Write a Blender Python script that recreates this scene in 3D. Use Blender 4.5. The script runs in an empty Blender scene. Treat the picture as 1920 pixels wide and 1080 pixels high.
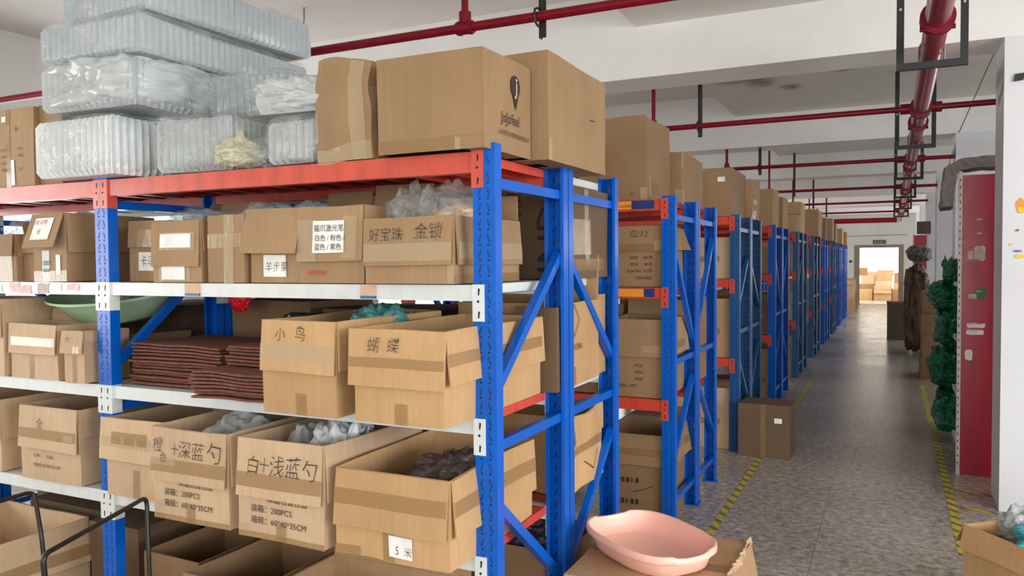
import bpy, bmesh, math, random
from mathutils import Vector, Matrix, noise

S = bpy.context.scene
COL = S.collection
R = random.Random(7)
PI = math.pi

# ---------------------------------------------------------------- camera, world, lights, exposure
def look_matrix(loc, yaw, pitch, roll):
    fw = Vector((-math.sin(yaw)*math.cos(pitch), math.cos(yaw)*math.cos(pitch), math.sin(pitch)))
    rt0 = Vector((math.cos(yaw), math.sin(yaw), 0)); up0 = rt0.cross(fw)
    rt = rt0*math.cos(roll) + up0*math.sin(roll); up = -rt0*math.sin(roll) + up0*math.cos(roll)
    m = Matrix((rt, up, -fw)).transposed().to_4x4(); m.translation = loc
    return m

cd = bpy.data.cameras.new('camera'); cam = bpy.data.objects.new('camera', cd); COL.objects.link(cam)
cd.sensor_width = 36.0; cd.lens = 1475.19/1920*36.0; cd.clip_start = 0.05; cd.clip_end = 200
cam.matrix_world = look_matrix(Vector((1.1517, -2.2607, 1.6157)), 0.4505, -0.0331, -0.0078)
S.camera = cam

S.view_settings.view_transform = 'Standard'; S.view_settings.look = 'None'
S.view_settings.gamma = 1.0; S.view_settings.use_curve_mapping = False
S.view_settings.exposure = 0.18
try:
    S.cycles.use_denoising = True; S.cycles.transparent_max_bounces = 24
    S.cycles.max_bounces = 10; S.cycles.diffuse_bounces = 6; S.cycles.sample_clamp_indirect = 6.0
    S.cycles.caustics_reflective = False; S.cycles.caustics_refractive = False
except Exception:
    pass

w_ = bpy.data.worlds.new('sky'); S.world = w_; w_.use_nodes = True
bg = w_.node_tree.nodes['Background']; bg.inputs['Color'].default_value = (0.82, 0.91, 1.0, 1); bg.inputs['Strength'].default_value = 1.6

def area(name, loc, direction, sx, sy, power, color=(1, 1, 1)):
    l = bpy.data.lights.new(name, 'AREA'); l.shape = 'RECTANGLE'; l.size = sx; l.size_y = sy
    l.energy = power; l.color = color
    o = bpy.data.objects.new(name, l); COL.objects.link(o); o.location = loc
    o.rotation_euler = Vector(direction).to_track_quat('-Z', 'Y').to_euler()
    return o
# daylight through the room's windows (each lamp fills one window opening)
# (sky light falls into the room at a downward slant)
area('daylight_rear_window', (2.6, -6.42, 1.95), (0, 1, -.4), 6.0, 1.9, 190, (1.0, 0.985, 0.96))
area('daylight_left_window', (-5.72, -1.9, 1.65), (1, 0, -.1), 3.0, 1.5, 95, (1.0, 0.985, 0.96))
area('daylight_left_window', (-5.72, 2.6, 1.65), (1, 0, -.1), 2.6, 1.5, 35, (1.0, 0.985, 0.96))
area('daylight_left_window', (-5.72, 10.0, 1.65), (1, 0, -.1), 5.0, 1.5, 45, (1.0, 0.985, 0.96))
area('daylight_left_window', (-5.72, 19.0, 1.65), (1, 0, -.1), 5.0, 1.5, 190, (1.0, 0.985, 0.96))
area('daylight_right_window', (6.32, -1.5, 1.9), (-1, 0, -.4), 4.5, 2.0, 290, (0.97, 0.985, 1.0))
area('daylight_right_window', (6.32, 6.0, 1.9), (-1, 0, -.4), 3.2, 2.0, 18, (0.94, 0.97, 1.0))
area('daylight_right_window', (6.32, 12.5, 1.9), (-1, 0, -.2), 3.2, 2.0, 45, (0.94, 0.97, 1.0))
area('daylight_right_window', (6.32, 20.5, 1.9), (-1, 0, -.1), 3.2, 2.0, 230, (0.96, 0.98, 1.0))
area('daylight_end_room_window', (4.9, 32.0, 1.9), (-1, 0, 0), 5.0, 2.2, 520, (1.0, 0.97, 0.92))
area('daylight_end_room_window', (-3.6, 32.0, 1.9), (1, 0, 0), 5.0, 2.2, 320, (1.0, 0.97, 0.92))

# ---------------------------------------------------------------- materials
def lin(c):
    f = lambda v: (v/255.0/12.92) if v/255.0 <= 0.04045 else ((v/255.0+0.055)/1.055)**2.4
    return (f(c[0]), f(c[1]), f(c[2]), 1.0)

class NT:
    def __init__(s, name):
        s.m = bpy.data.materials.new(name); s.m.use_nodes = True
        s.t = s.m.node_tree; s.t.nodes.clear()
        s.out = s.n('ShaderNodeOutputMaterial')
    def n(s, typ, **k):
        o = s.t.nodes.new(typ)
        for a, v in k.items():
            if a == 'i':
                for q, x in v.items():
                    o.inputs[q].default_value = x
            else:
                setattr(o, a, v)
        return o
    def l(s, a, b): s.t.links.new(a, b)
    def pr(s, col, rough=0.5, metal=0.0, spec=0.5):
        p = s.n('ShaderNodeBsdfPrincipled')
        p.inputs['Base Color'].default_value = col; p.inputs['Roughness'].default_value = rough
        p.inputs['Metallic'].default_value = metal; p.inputs['Specular IOR Level'].default_value = spec
        return p
    def coords(s, scale=(1, 1, 1), kind='Object'):
        c = s.n('ShaderNodeTexCoord'); m = s.n('ShaderNodeMapping'); m.inputs['Scale'].default_value = scale
        s.l(c.outputs[kind], m.inputs['Vector']); return m.outputs['Vector']
    def noise(s, vec, scale, detail=3, rough=0.5):
        q = s.n('ShaderNodeTexNoise'); q.inputs['Scale'].default_value = scale; q.inputs['Detail'].default_value = detail
        q.inputs['Roughness'].default_value = rough
        if vec is not None: s.l(vec, q.inputs['Vector'])
        return q.outputs['Fac']
    def ramp(s, fac, stops):
        r = s.n('ShaderNodeValToRGB'); e = r.color_ramp.elements
        while len(e) < len(stops): e.new(0.5)
        for i, (p, c) in enumerate(stops): e[i].position = p; e[i].color = c
        s.l(fac, r.inputs['Fac']); return r.outputs['Color']
    def mix(s, fac, a, b, blend='MIX'):
        m = s.n('ShaderNodeMix', data_type='RGBA', blend_type=blend)
        if isinstance(fac, float): m.inputs[0].default_value = fac
        else: s.l(fac, m.inputs[0])
        for k, v in ((6, a), (7, b)):
            if isinstance(v, tuple): m.inputs[k].default_value = v
            else: s.l(v, m.inputs[k])
        return m.outputs[2]
    def bump(s, fac, strength, dist=0.01):
        b = s.n('ShaderNodeBump'); b.inputs['Strength'].default_value = strength; b.inputs['Distance'].default_value = dist
        s.l(fac, b.inputs['Height']); return b.outputs['Normal']
    def math(s, op, a, b=None):
        m = s.n('ShaderNodeMath', operation=op)
        for k, v in enumerate((a, b)):
            if v is None: continue
            if isinstance(v, (int, float)): m.inputs[k].default_value = v
            else: s.l(v, m.inputs[k])
        return m.outputs[0]
    def done(s, sh): s.l(sh.outputs[0], s.out.inputs['Surface']); return s.m

def m_plain(name, c, rough=0.5, metal=0, spec=0.5, var=0.0, scale=8.0, bump=0.0):
    t = NT(name); p = t.pr(lin(c), rough, metal, spec)
    if var or bump:
        v = t.coords(); f = t.noise(v, scale, 4)
        if var:
            a = lin(tuple(max(0, x*(1-var)) for x in c)); b = lin(tuple(min(255, x*(1+var)) for x in c))
            t.l(t.ramp(f, [(0.3, a), (0.7, b)]), p.inputs['Base Color'])
        if bump: t.l(t.bump(f, bump, 0.01), p.inputs['Normal'])
    return t.done(p)

def m_card(name, c, streak=0.035):
    t = NT(name); p = t.pr(lin(c), 0.72, 0, 0.35)
    v1 = t.coords((70, 70, 1.2)); v2 = t.coords((3, 3, 3))
    info = t.n('ShaderNodeObjectInfo')
    f1 = t.noise(v1, 1.0, 2); f2 = t.noise(v2, 1.5, 4)
    a = lin(tuple(x*(1-streak) for x in c)); b = lin(tuple(min(255, x*(1+streak*0.6)) for x in c))
    base = t.ramp(f1, [(0.25, a), (0.55, lin(c)), (0.8, b)])
    dirt = t.ramp(f2, [(0.35, (0.80, 0.78, 0.74, 1)), (0.62, (1, 1, 1, 1))])
    c1 = t.mix(0.5, base, dirt, 'MULTIPLY')
    rv = t.ramp(info.outputs['Random'], [(0.0, (0.86, 0.84, 0.82, 1)), (1.0, (1.04, 1.03, 1.02, 1))])
    c2 = t.mix(1.0, c1, rv, 'MULTIPLY')
    t.l(c2, p.inputs['Base Color'])
    cc = t.n('ShaderNodeTexCoord'); sp = t.n('ShaderNodeSeparateXYZ'); t.l(cc.outputs['Object'], sp.inputs[0])
    su = t.math('ADD', sp.outputs[0], sp.outputs[1]); wv = t.math('SINE', t.math('MULTIPLY', su, 800.0))
    h = t.math('ADD', t.math('MULTIPLY', wv, 0.12), f1)
    t.l(t.bump(h, 0.16, 0.003), p.inputs['Normal'])
    return t.done(p)

def m_paint(name, c, rough=0.3, wear=0.06, spec=0.5):
    t = NT(name); p = t.pr(lin(c), rough, 0, spec)
    f = t.noise(t.coords((6, 6, 1.2)), 3.0, 5)
    a = lin(tuple(x*(1-wear*2) for x in c))
    t.l(t.ramp(f, [(0.3, a), (0.6, lin(c))]), p.inputs['Base Color'])
    r = t.noise(t.coords(), 14, 3)
    rr = t.n('ShaderNodeMapRange'); rr.inputs[3].default_value = rough*0.75; rr.inputs[4].default_value = rough*1.3
    t.l(r, rr.inputs[0]); t.l(rr.outputs[0], p.inputs['Roughness'])
    return t.done(p)

def m_film(name, c, alpha, rough=0.12, bump=0.5, scale=9.0, spec=0.6):
    t = NT(name)
    tr = t.n('ShaderNodeBsdfTransparent'); tr.inputs[0].default_value = (0.97, 0.98, 0.98, 1)
    p = t.pr(lin(c), rough, 0, spec)
    f = t.noise(t.coords(), scale, 3, 0.55); t.l(t.bump(f, bump, 0.02), p.inputs['Normal'])
    mx = t.n('ShaderNodeMixShader'); mx.inputs[0].default_value = alpha
    f2 = t.noise(t.coords(), scale*0.5, 3)
    mr = t.n('ShaderNodeMapRange'); mr.inputs[1].default_value = 0.3; mr.inputs[2].default_value = 0.75
    mr.inputs[3].default_value = max(0, alpha-0.15); mr.inputs[4].default_value = min(1, alpha+0.2)
    t.l(f2, mr.inputs[0]); t.l(mr.outputs[0], mx.inputs[0])
    t.l(tr.outputs[0], mx.inputs[1]); t.l(p.outputs[0], mx.inputs[2])
    return t.done(mx)

def m_tape(name, c, alpha, rough=0.16):
    t = NT(name); p = t.pr(lin(c), rough, 0, 1.0)
    v = t.coords((30, 30, 6)); f = t.noise(v, 2.0, 3); t.l(t.bump(f, 0.35, 0.006), p.inputs['Normal'])
    tr = t.n('ShaderNodeBsdfTransparent'); mx = t.n('ShaderNodeMixShader'); mx.inputs[0].default_value = alpha
    t.l(tr.outputs[0], mx.inputs[1]); t.l(p.outputs[0], mx.inputs[2]); return t.done(mx)

def m_hazard(name):
    t = NT(name); p = t.pr(lin((205, 190, 45)), 0.5)
    cc = t.n('ShaderNodeTexCoord'); sp = t.n('ShaderNodeSeparateXYZ'); t.l(cc.outputs['Object'], sp.inputs[0])
    su = t.math('ADD', sp.outputs[0], sp.outputs[1]); su = t.math('ADD', su, sp.outputs[2])
    fr = t.math('FRACT', t.math('MULTIPLY', su, 7.0))
    st = t.math('GREATER_THAN', fr, 0.62)
    wear = t.noise(t.coords(), 30, 4)
    a = t.mix(st, lin((200, 186, 60)), lin((120, 108, 70)))
    c = t.mix(t.math('GREATER_THAN', wear, 0.6), a, lin((140, 128, 110)))
    t.l(c, p.inputs['Base Color']); return t.done(p)

def m_floor(name):
    t = NT(name); p = t.pr((0.3, 0.27, 0.24, 1), 0.24, 0, 0.5)
    v = t.coords(kind='Object')
    n1 = t.noise(v, 22, 6, 0.75); n2 = t.noise(v, 1.1, 5, 0.6); vo = t.n('ShaderNodeTexVoronoi'); vo.inputs['Scale'].default_value = 60; t.l(v, vo.inputs['Vector'])
    base = t.ramp(n1, [(0.36, lin((122, 114, 105))), (0.5, lin((172, 164, 153))), (0.64, lin((206, 199, 189)))])
    sp = t.ramp(vo.outputs['Distance'], [(0.06, (0.72, 0.7, 0.68, 1)), (0.3, (1, 1, 1, 1))])
    c = t.mix(0.6, base, sp, 'MULTIPLY')
    d = t.ramp(n2, [(0.3, (0.74, 0.72, 0.70, 1)), (0.65, (1, 1, 1, 1))])
    c = t.mix(0.8, c, d, 'MULTIPLY')
    sx = t.n('ShaderNodeSeparateXYZ'); t.l(v, sx.inputs[0])
    jx = t.math('LESS_THAN', t.math('FRACT', t.math('ADD', t.math('MULTIPLY', sx.outputs[0], 1/1.2), 0.36)), 0.004)
    jy = t.math('LESS_THAN', t.math('FRACT', t.math('ADD', t.math('MULTIPLY', sx.outputs[1], 1/1.2), 0.62)), 0.003)
    j = t.math('MAXIMUM', jx, jy)
    c = t.mix(t.math('MULTIPLY', j, 0.6), c, lin((92, 82, 76)))
    t.l(c, p.inputs['Base Color'])
    mr = t.n('ShaderNodeMapRange'); mr.inputs[3].default_value = 0.13; mr.inputs[4].default_value = 0.36
    t.l(n2, mr.inputs[0]); t.l(mr.outputs[0], p.inputs['Roughness'])
    t.l(t.bump(n1, 0.06, 0.003), p.inputs['Normal'])
    return t.done(p)

def m_wall(name, c, stains=()):
    t = NT(name); p = t.pr(lin(c), 0.75, 0, 0.3)
    v = t.coords(); f = t.noise(v, 0.8, 6, 0.65)
    a = lin(tuple(x*0.95 for x in c)); col = t.ramp(f, [(0.3, a), (0.6, lin(c))])
    for (px, py, pz, rx, ry, rc) in stains:
        m = t.n('ShaderNodeMapping'); m.inputs['Location'].default_value = (-px/rx, -py/ry, -pz/rx); m.inputs['Scale'].default_value = (1/rx, 1/ry, 1/rx)
        t.l(t.n('ShaderNodeTexCoord').outputs['Object'], m.inputs['Vector'])
        ln = t.n('ShaderNodeVectorMath', operation='LENGTH'); t.l(m.outputs[0], ln.inputs[0])
        nn = t.noise(v, 6, 5, 0.7)
        s = t.math('SUBTRACT', t.math('ADD', ln.outputs['Value'], t.math('MULTIPLY', nn, 1.4)), 0.7)
        k = t.ramp(s, [(0.25, (1, 1, 1, 1)), (0.95, (0, 0, 0, 1))])
        col = t.mix(t.math('MULTIPLY', k, 0.7), col, lin(rc))
    t.l(col, p.inputs['Base Color']); return t.done(p)

M = {
 'floor': m_floor('terrazzo_floor'),
 'slab': m_wall('ceiling_paint', (232, 228, 221), [(-0.05, 5.9, 3.385, 0.20, 0.35, (120, 92, 66)), (0.20, 6.3, 3.385, 0.14, 0.22, (105, 70, 50)), (0.72, 5.7, 3.385, 0.16, 0.18, (110, 100, 50)), (-0.3, 5.8, 3.385, 0.28, 0.18, (170, 150, 118))]),
 'wall': m_wall('white_wall_paint', (240, 239, 235)),
 'pillar': m_wall('pillar_paint', (224, 225, 228)),
 'card': m_card('cardboard', (184, 149, 111)), 'cardp': m_card('pale_cardboard', (202, 174, 142)),
 'cardd': m_card('dark_cardboard', (150, 119, 88)), 'cardo': m_card('orange_cardboard', (194, 157, 112)),
 'cardt': m_card('tan_shaded_cardboard', (152, 123, 90)), 'cardm': m_card('mid_shaded_cardboard', (166, 135, 101)),  # darkened tones stand in for shade on the upper-shelf cartons
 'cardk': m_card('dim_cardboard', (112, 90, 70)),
 'blue': m_paint('blue_paint', (0, 92, 196), 0.24, 0.03, 0.36), 'tealblue': m_paint('teal_blue_paint', (10, 84, 140), 0.3, 0.05), 'redb': m_paint('faded_red_paint', (206, 84, 66), 0.3), 'red': m_paint('orange_red_paint', (214, 76, 58), 0.3),
 'white': m_paint('white_paint', (214, 220, 219), 0.32, 0.02), 'pipe': m_paint('crimson_paint', (128, 12, 34), 0.3, 0.06, 0.3),
 'dred': m_paint('dark_red_paint', (150, 40, 36), 0.35),
 'slot': m_plain('slot_shade', (8, 48, 112), 0.5),  # flat slot shapes, dark blue painted in for their shaded inside
 'hole': m_plain('dark_slot', (16, 20, 38), 0.6), 'bolt': m_plain('bolt_and_light_dot', (205, 205, 205), 0.3, 0.7),
 'black': m_plain('black_steel', (40, 44, 42), 0.45, 0.2), 'rod': m_plain('black_rod', (44, 42, 40), 0.35, 0.5),
 'tape': m_tape('brown_tape', (166, 130, 82), 0.5), 'ctape': m_tape('clear_tape', (208, 188, 154), 0.42, 0.12),
 'paper': m_plain('white_paper', (232, 231, 226), 0.7, var=0.04, scale=14), 'ink': m_plain('black_ink', (44, 36, 32), 0.7),
 'marker': m_plain('marker_ink', (60, 48, 42), 0.7), 'rink': m_plain('red_ink', (196, 60, 60), 0.7),
 'blueink': m_plain('blue_print', (70, 130, 150), 0.6), 'tagb': m_plain('blue_tag', (30, 110, 150), 0.5), 'tagt': m_plain('tan_tag', (205, 170, 140), 0.6),
 'film': m_film('clear_film', (212, 216, 216), 0.22, 0.09, 1.0, 18), 'filmw': m_film('milky_film', (214, 219, 220), 0.55, 0.20, 0.35, 5),
 'filmy': m_film('yellowed_film', (226, 222, 190), 0.42, 0.15, 0.6, 14), 'trays': m_film('stacked_clear_plastic', (205, 211, 212), 0.55, 0.2, 0.15, 5),
 'blocks': m_film('bluish_clear_blocks', (196, 202, 206), 0.74, 0.22, 0.1, 4),
 'whiteplastic': m_film('white_plastic', (232, 236, 238), 0.8, 0.35, 0.2, 9),
 'pink': m_plain('pink_plastic', (244, 192, 174), 0.32, spec=0.45), 'felt': m_plain('brown_felt', (112, 66, 50), 0.9, var=0.14, scale=40),
 'bgreen': m_plain('mint_plastic', (182, 216, 178), 0.3), 'teal': m_plain('teal_cloth', (70, 128, 124), 0.6, var=0.2, scale=30),
 'dgreen': m_plain('dark_green_bag', (22, 44, 38), 0.35, var=0.3, scale=20), 'gbag': m_plain('green_sack', (16, 104, 76), 0.38, var=0.3, scale=9),
 'lime': m_plain('lime_plastic', (140, 170, 50), 0.4), 'redplastic': m_plain('red_plastic', (235, 30, 50), 0.3),
 'redpanel': m_paint('red_panel', (168, 26, 50), 0.35, 0.05), 'cream': m_plain('cream_metal', (214, 206, 204), 0.5, var=0.05),
 'greycloth': m_plain('grey_padding', (130, 122, 116), 0.8, var=0.12, scale=25, bump=0.4), 'haz': m_hazard('hazard_tape'),
 'brownframe': m_plain('brown_frame', (150, 132, 116), 0.5), 'greydoor': m_plain('grey_door', (186, 190, 190), 0.4),
 'exit': m_plain('exit_green', (30, 60, 44), 0.5), 'wht': m_plain('sign_white', (225, 235, 225), 0.6),
 'darkbox': m_plain('dark_brown_board', (84, 72, 60), 0.7, var=0.08), 'orange': m_plain('orange_sticker', (238, 150, 40), 0.5), 'navy': m_plain('navy_sign', (22, 50, 112), 0.5),
 'yellow': m_plain('yellow_sticker', (240, 205, 40), 0.6), 'purple': m_plain('purple_sticker', (140, 90, 190), 0.6), 'gsign': m_plain('green_sticker', (70, 110, 80), 0.6),
 'grypaper': m_plain('greyed_paper', (190, 178, 172), 0.8, var=0.12, scale=30), 'pinkpaper': m_plain('pinkish_paper', (228, 190, 188), 0.7, var=0.1, scale=30),
 'chrome': m_film('silver_film', (190, 196, 196), 0.85, 0.15, 0.8, 14), 'tealp': m_plain('teal_packaging', (50, 150, 160), 0.3, var=0.25, scale=24),
 'darkpl': m_film('smoky_plastic', (120, 112, 112), 0.5, 0.08, 1.0, 30), 'screwhook': m_plain('steel', (150, 145, 140), 0.35, 0.8),
 'skin_toy': m_plain('orange_toys', (226, 170, 110), 0.5, var=0.2, scale=30), 'greyrim': m_plain('grey_tub', (150, 150, 138), 0.5),
 'mixed': None, 'grass': m_plain('khaki', (120, 125, 90), 0.8, var=0.2, scale=20),
}
def m_mixed():
    t = NT('mixed_beads'); p = t.pr((0.05, 0.05, 0.08, 1), 0.35)
    vo = t.n('ShaderNodeTexVoronoi'); vo.inputs['Scale'].default_value = 55; t.l(t.coords(), vo.inputs['Vector'])
    sx = t.n('ShaderNodeSeparateColor'); t.l(vo.outputs['Color'], sx.inputs[0])
    c = t.ramp(sx.outputs[0], [(0.0, lin((30, 30, 44))), (0.35, lin((60, 40, 90))), (0.55, lin((24, 90, 84))), (0.75, lin((130, 90, 130))), (0.95, lin((120, 150, 60)))])
    t.l(c, p.inputs['Base Color']); return t.done(p)
M['mixed'] = m_mixed()

# ---------------------------------------------------------------- geometry helpers
class MB:
    def __init__(s): s.v = []; s.f = []; s.mi = []; s.mats = []; s.cur = 0
    def mat(s, m):
        if m not in s.mats: s.mats.append(m)
        s.cur = s.mats.index(m); return s
    def add(s, vs, fs):
        b = len(s.v); s.v += [Vector(p) for p in vs]
        for f in fs: s.f.append(tuple(i+b for i in f)); s.mi.append(s.cur)
        return b
    def box(s, x0, x1, y0, y1, z0, z1):
        return s.add([(x0, y0, z0), (x1, y0, z0), (x1, y1, z0), (x0, y1, z0), (x0, y0, z1), (x1, y0, z1), (x1, y1, z1), (x0, y1, z1)],
                     [(0, 3, 2, 1), (4, 5, 6, 7), (0, 1, 5, 4), (1, 2, 6, 5), (2, 3, 7, 6), (3, 0, 4, 7)])
    def bar(s, a, b, w, h, side=(1, 0, 0)):
        a = Vector(a); b = Vector(b); d = (b-a).normalized(); sd = Vector(side); sd = (sd - d*sd.dot(d)).normalized(); u = d.cross(sd)
        vs = []
        for p in (a, b):
            for i, j in ((-1, -1), (1, -1), (1, 1), (-1, 1)): vs.append(p + sd*(w/2*i) + u*(h/2*j))
        s.add(vs, [(0, 3, 2, 1), (4, 5, 6, 7), (0, 1, 5, 4), (1, 2, 6, 5), (2, 3, 7, 6), (3, 0, 4, 7)])
    def slab(s, a, b, c, d, t, nx=6, ny=6):
        """a,b,c,d: outer face corners, counter-clockwise seen from outside; thickness goes inwards"""
        a, b, c, d = map(Vector, (a, b, c, d)); n = (b-a).cross(d-a).normalized()
        vs = []
        for off in (0.0, -t):
            for j in range(ny+1):
                for i in range(nx+1):
                    u = i/nx; v = j/ny
                    vs.append(a*(1-u)*(1-v)+b*u*(1-v)+c*u*v+d*(1-u)*v + n*off)
        k = (nx+1)*(ny+1); fs = []
        I = lambda i, j, o: o*k + j*(nx+1)+i
        for j in range(ny):
            for i in range(nx):
                fs.append((I(i, j, 0), I(i+1, j, 0), I(i+1, j+1, 0), I(i, j+1, 0)))
                if t: fs.append((I(i, j, 1), I(i, j+1, 1), I(i+1, j+1, 1), I(i+1, j, 1)))
        if t:
            for i in range(nx):
                fs.append((I(i, 0, 0), I(i, 0, 1), I(i+1, 0, 1), I(i+1, 0, 0))); fs.append((I(i, ny, 0), I(i+1, ny, 0), I(i+1, ny, 1), I(i, ny, 1)))
            for j in range(ny):
                fs.append((I(0, j, 0), I(0, j+1, 0), I(0, j+1, 1), I(0, j, 1))); fs.append((I(nx, j, 0), I(nx, j, 1), I(nx, j+1, 1), I(nx, j+1, 0)))
        else:
            vs = vs[:k]
        s.add(vs, fs)
    def tube(s, pts, r, seg=12, cap=True):
        pts = [Vector(p) for p in pts]; n = len(pts); rings = []
        rs = r if isinstance(r, (list, tuple)) else [r]*n
        ref = None; vs = []
        for i, p in enumerate(pts):
            d = (pts[min(i+1, n-1)]-pts[max(i-1, 0)]).normalized()
            if ref is None:
                ref = Vector((0, 0, 1)) if abs(d.z) < 0.9 else Vector((1, 0, 0))
            ref = (ref - d*ref.dot(d)).normalized(); q = d.cross(ref)
            for k in range(seg):
                a = 2*PI*k/seg; vs.append(p + (ref*math.cos(a)+q*math.sin(a))*rs[i])
        fs = []
        for i in range(n-1):
            for k in range(seg):
                k2 = (k+1) % seg; fs.append((i*seg+k, i*seg+k2, (i+1)*seg+k2, (i+1)*seg+k))
        if cap: fs.append(tuple(range(seg))[::-1]); fs.append(tuple((n-1)*seg+k for k in range(seg)))
        s.add(vs, fs)
    def warp(s, amp, freq, seed):
        if amp:
            o = Vector((seed*3.17, seed*1.31, seed*7.7))
            s.v = [p + noise.noise_vector(p*freq+o)*amp for p in s.v]
        return s
    def build(s, name, mat=None, parent=None, smooth=None, loc=None):
        me = bpy.data.meshes.new(name); me.from_pydata([tuple(p) for p in s.v], [], s.f)
        mats = s.mats if s.mats else [mat]
        for m in mats: me.materials.append(m)
        if s.mats:
            for p, k in zip(me.polygons, s.mi): p.material_index = k
        me.update()
        if smooth is not None:
            me.polygons.foreach_set('use_smooth', [True]*len(me.polygons))
            try: me.set_sharp_from_angle(angle=math.radians(smooth))
            except Exception: pass
        o = bpy.data.objects.new(name, me); COL.objects.link(o)
        if parent: o.parent = parent
        if loc is not None: o.location = loc
        return o

def tag(o, label, cat, group=None, kind=None):
    o['label'] = label; o['category'] = cat
    if group: o['group'] = group
    if kind: o['kind'] = kind
    return o
def thing(name, label, cat, loc=(0, 0, 0), rz=0, group=None):
    o = bpy.data.objects.new(name, None); COL.objects.link(o); o.location = loc; o.rotation_euler = (0, 0, rz); o.empty_display_size = 0.05
    return tag(o, label, cat, group)
def struct(o): o['kind'] = 'structure'; return o
def dup(o, parent=None):
    c = o.copy(); COL.objects.link(c)
    if parent is not None: c.parent = parent
    for ch in list(o.children): dup(ch, c)
    return c

DG = None
_tcache = {}
def text_data(body, size, thin=0.0, shear=0.0):
    key = (body, thin, shear)
    if key not in _tcache:
        c = bpy.data.curves.new('txt', 'FONT'); c.body = body; c.size = 1.0; c.shear = shear; c.offset = thin; c.resolution_u = 2
        o = bpy.data.objects.new('txt', c); COL.objects.link(o)
        dg = bpy.context.evaluated_depsgraph_get(); dg.update()
        me = bpy.data.meshes.new_from_object(o.evaluated_get(dg))
        _tcache[key] = ([v.co.copy() for v in me.vertices], [tuple(p.vertices) for p in me.polygons])
        bpy.data.objects.remove(o); bpy.data.curves.remove(c); bpy.data.meshes.remove(me)
    vs, fs = _tcache[key]
    return [v*size for v in vs], fs

def put_text(name, mat, parent, body, size, o, U, V, N, off, thin=0.0, shear=0.0, jit=0.0, squash=1.0, rot=0, warp=None, mirror=False):
    vs, fs = text_data(body, size, thin, shear)
    mb = MB(); ca, sa = math.cos(rot), math.sin(rot); out = []
    for k, p in enumerate(vs):
        x, y = p.x*squash, p.y
        if jit:
            q = noise.noise_vector(Vector((x, y, len(body)))*(2.2/size)); x += q.x*jit*size; y += q.y*jit*size
        x, y = x*ca-y*sa, x*sa+y*ca
        out.append(o + U*x + V*y + N*off)
    mb.add(out, fs)
    if warp: mb.warp(*warp)
    return mb.build(name, mat, parent)

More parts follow.
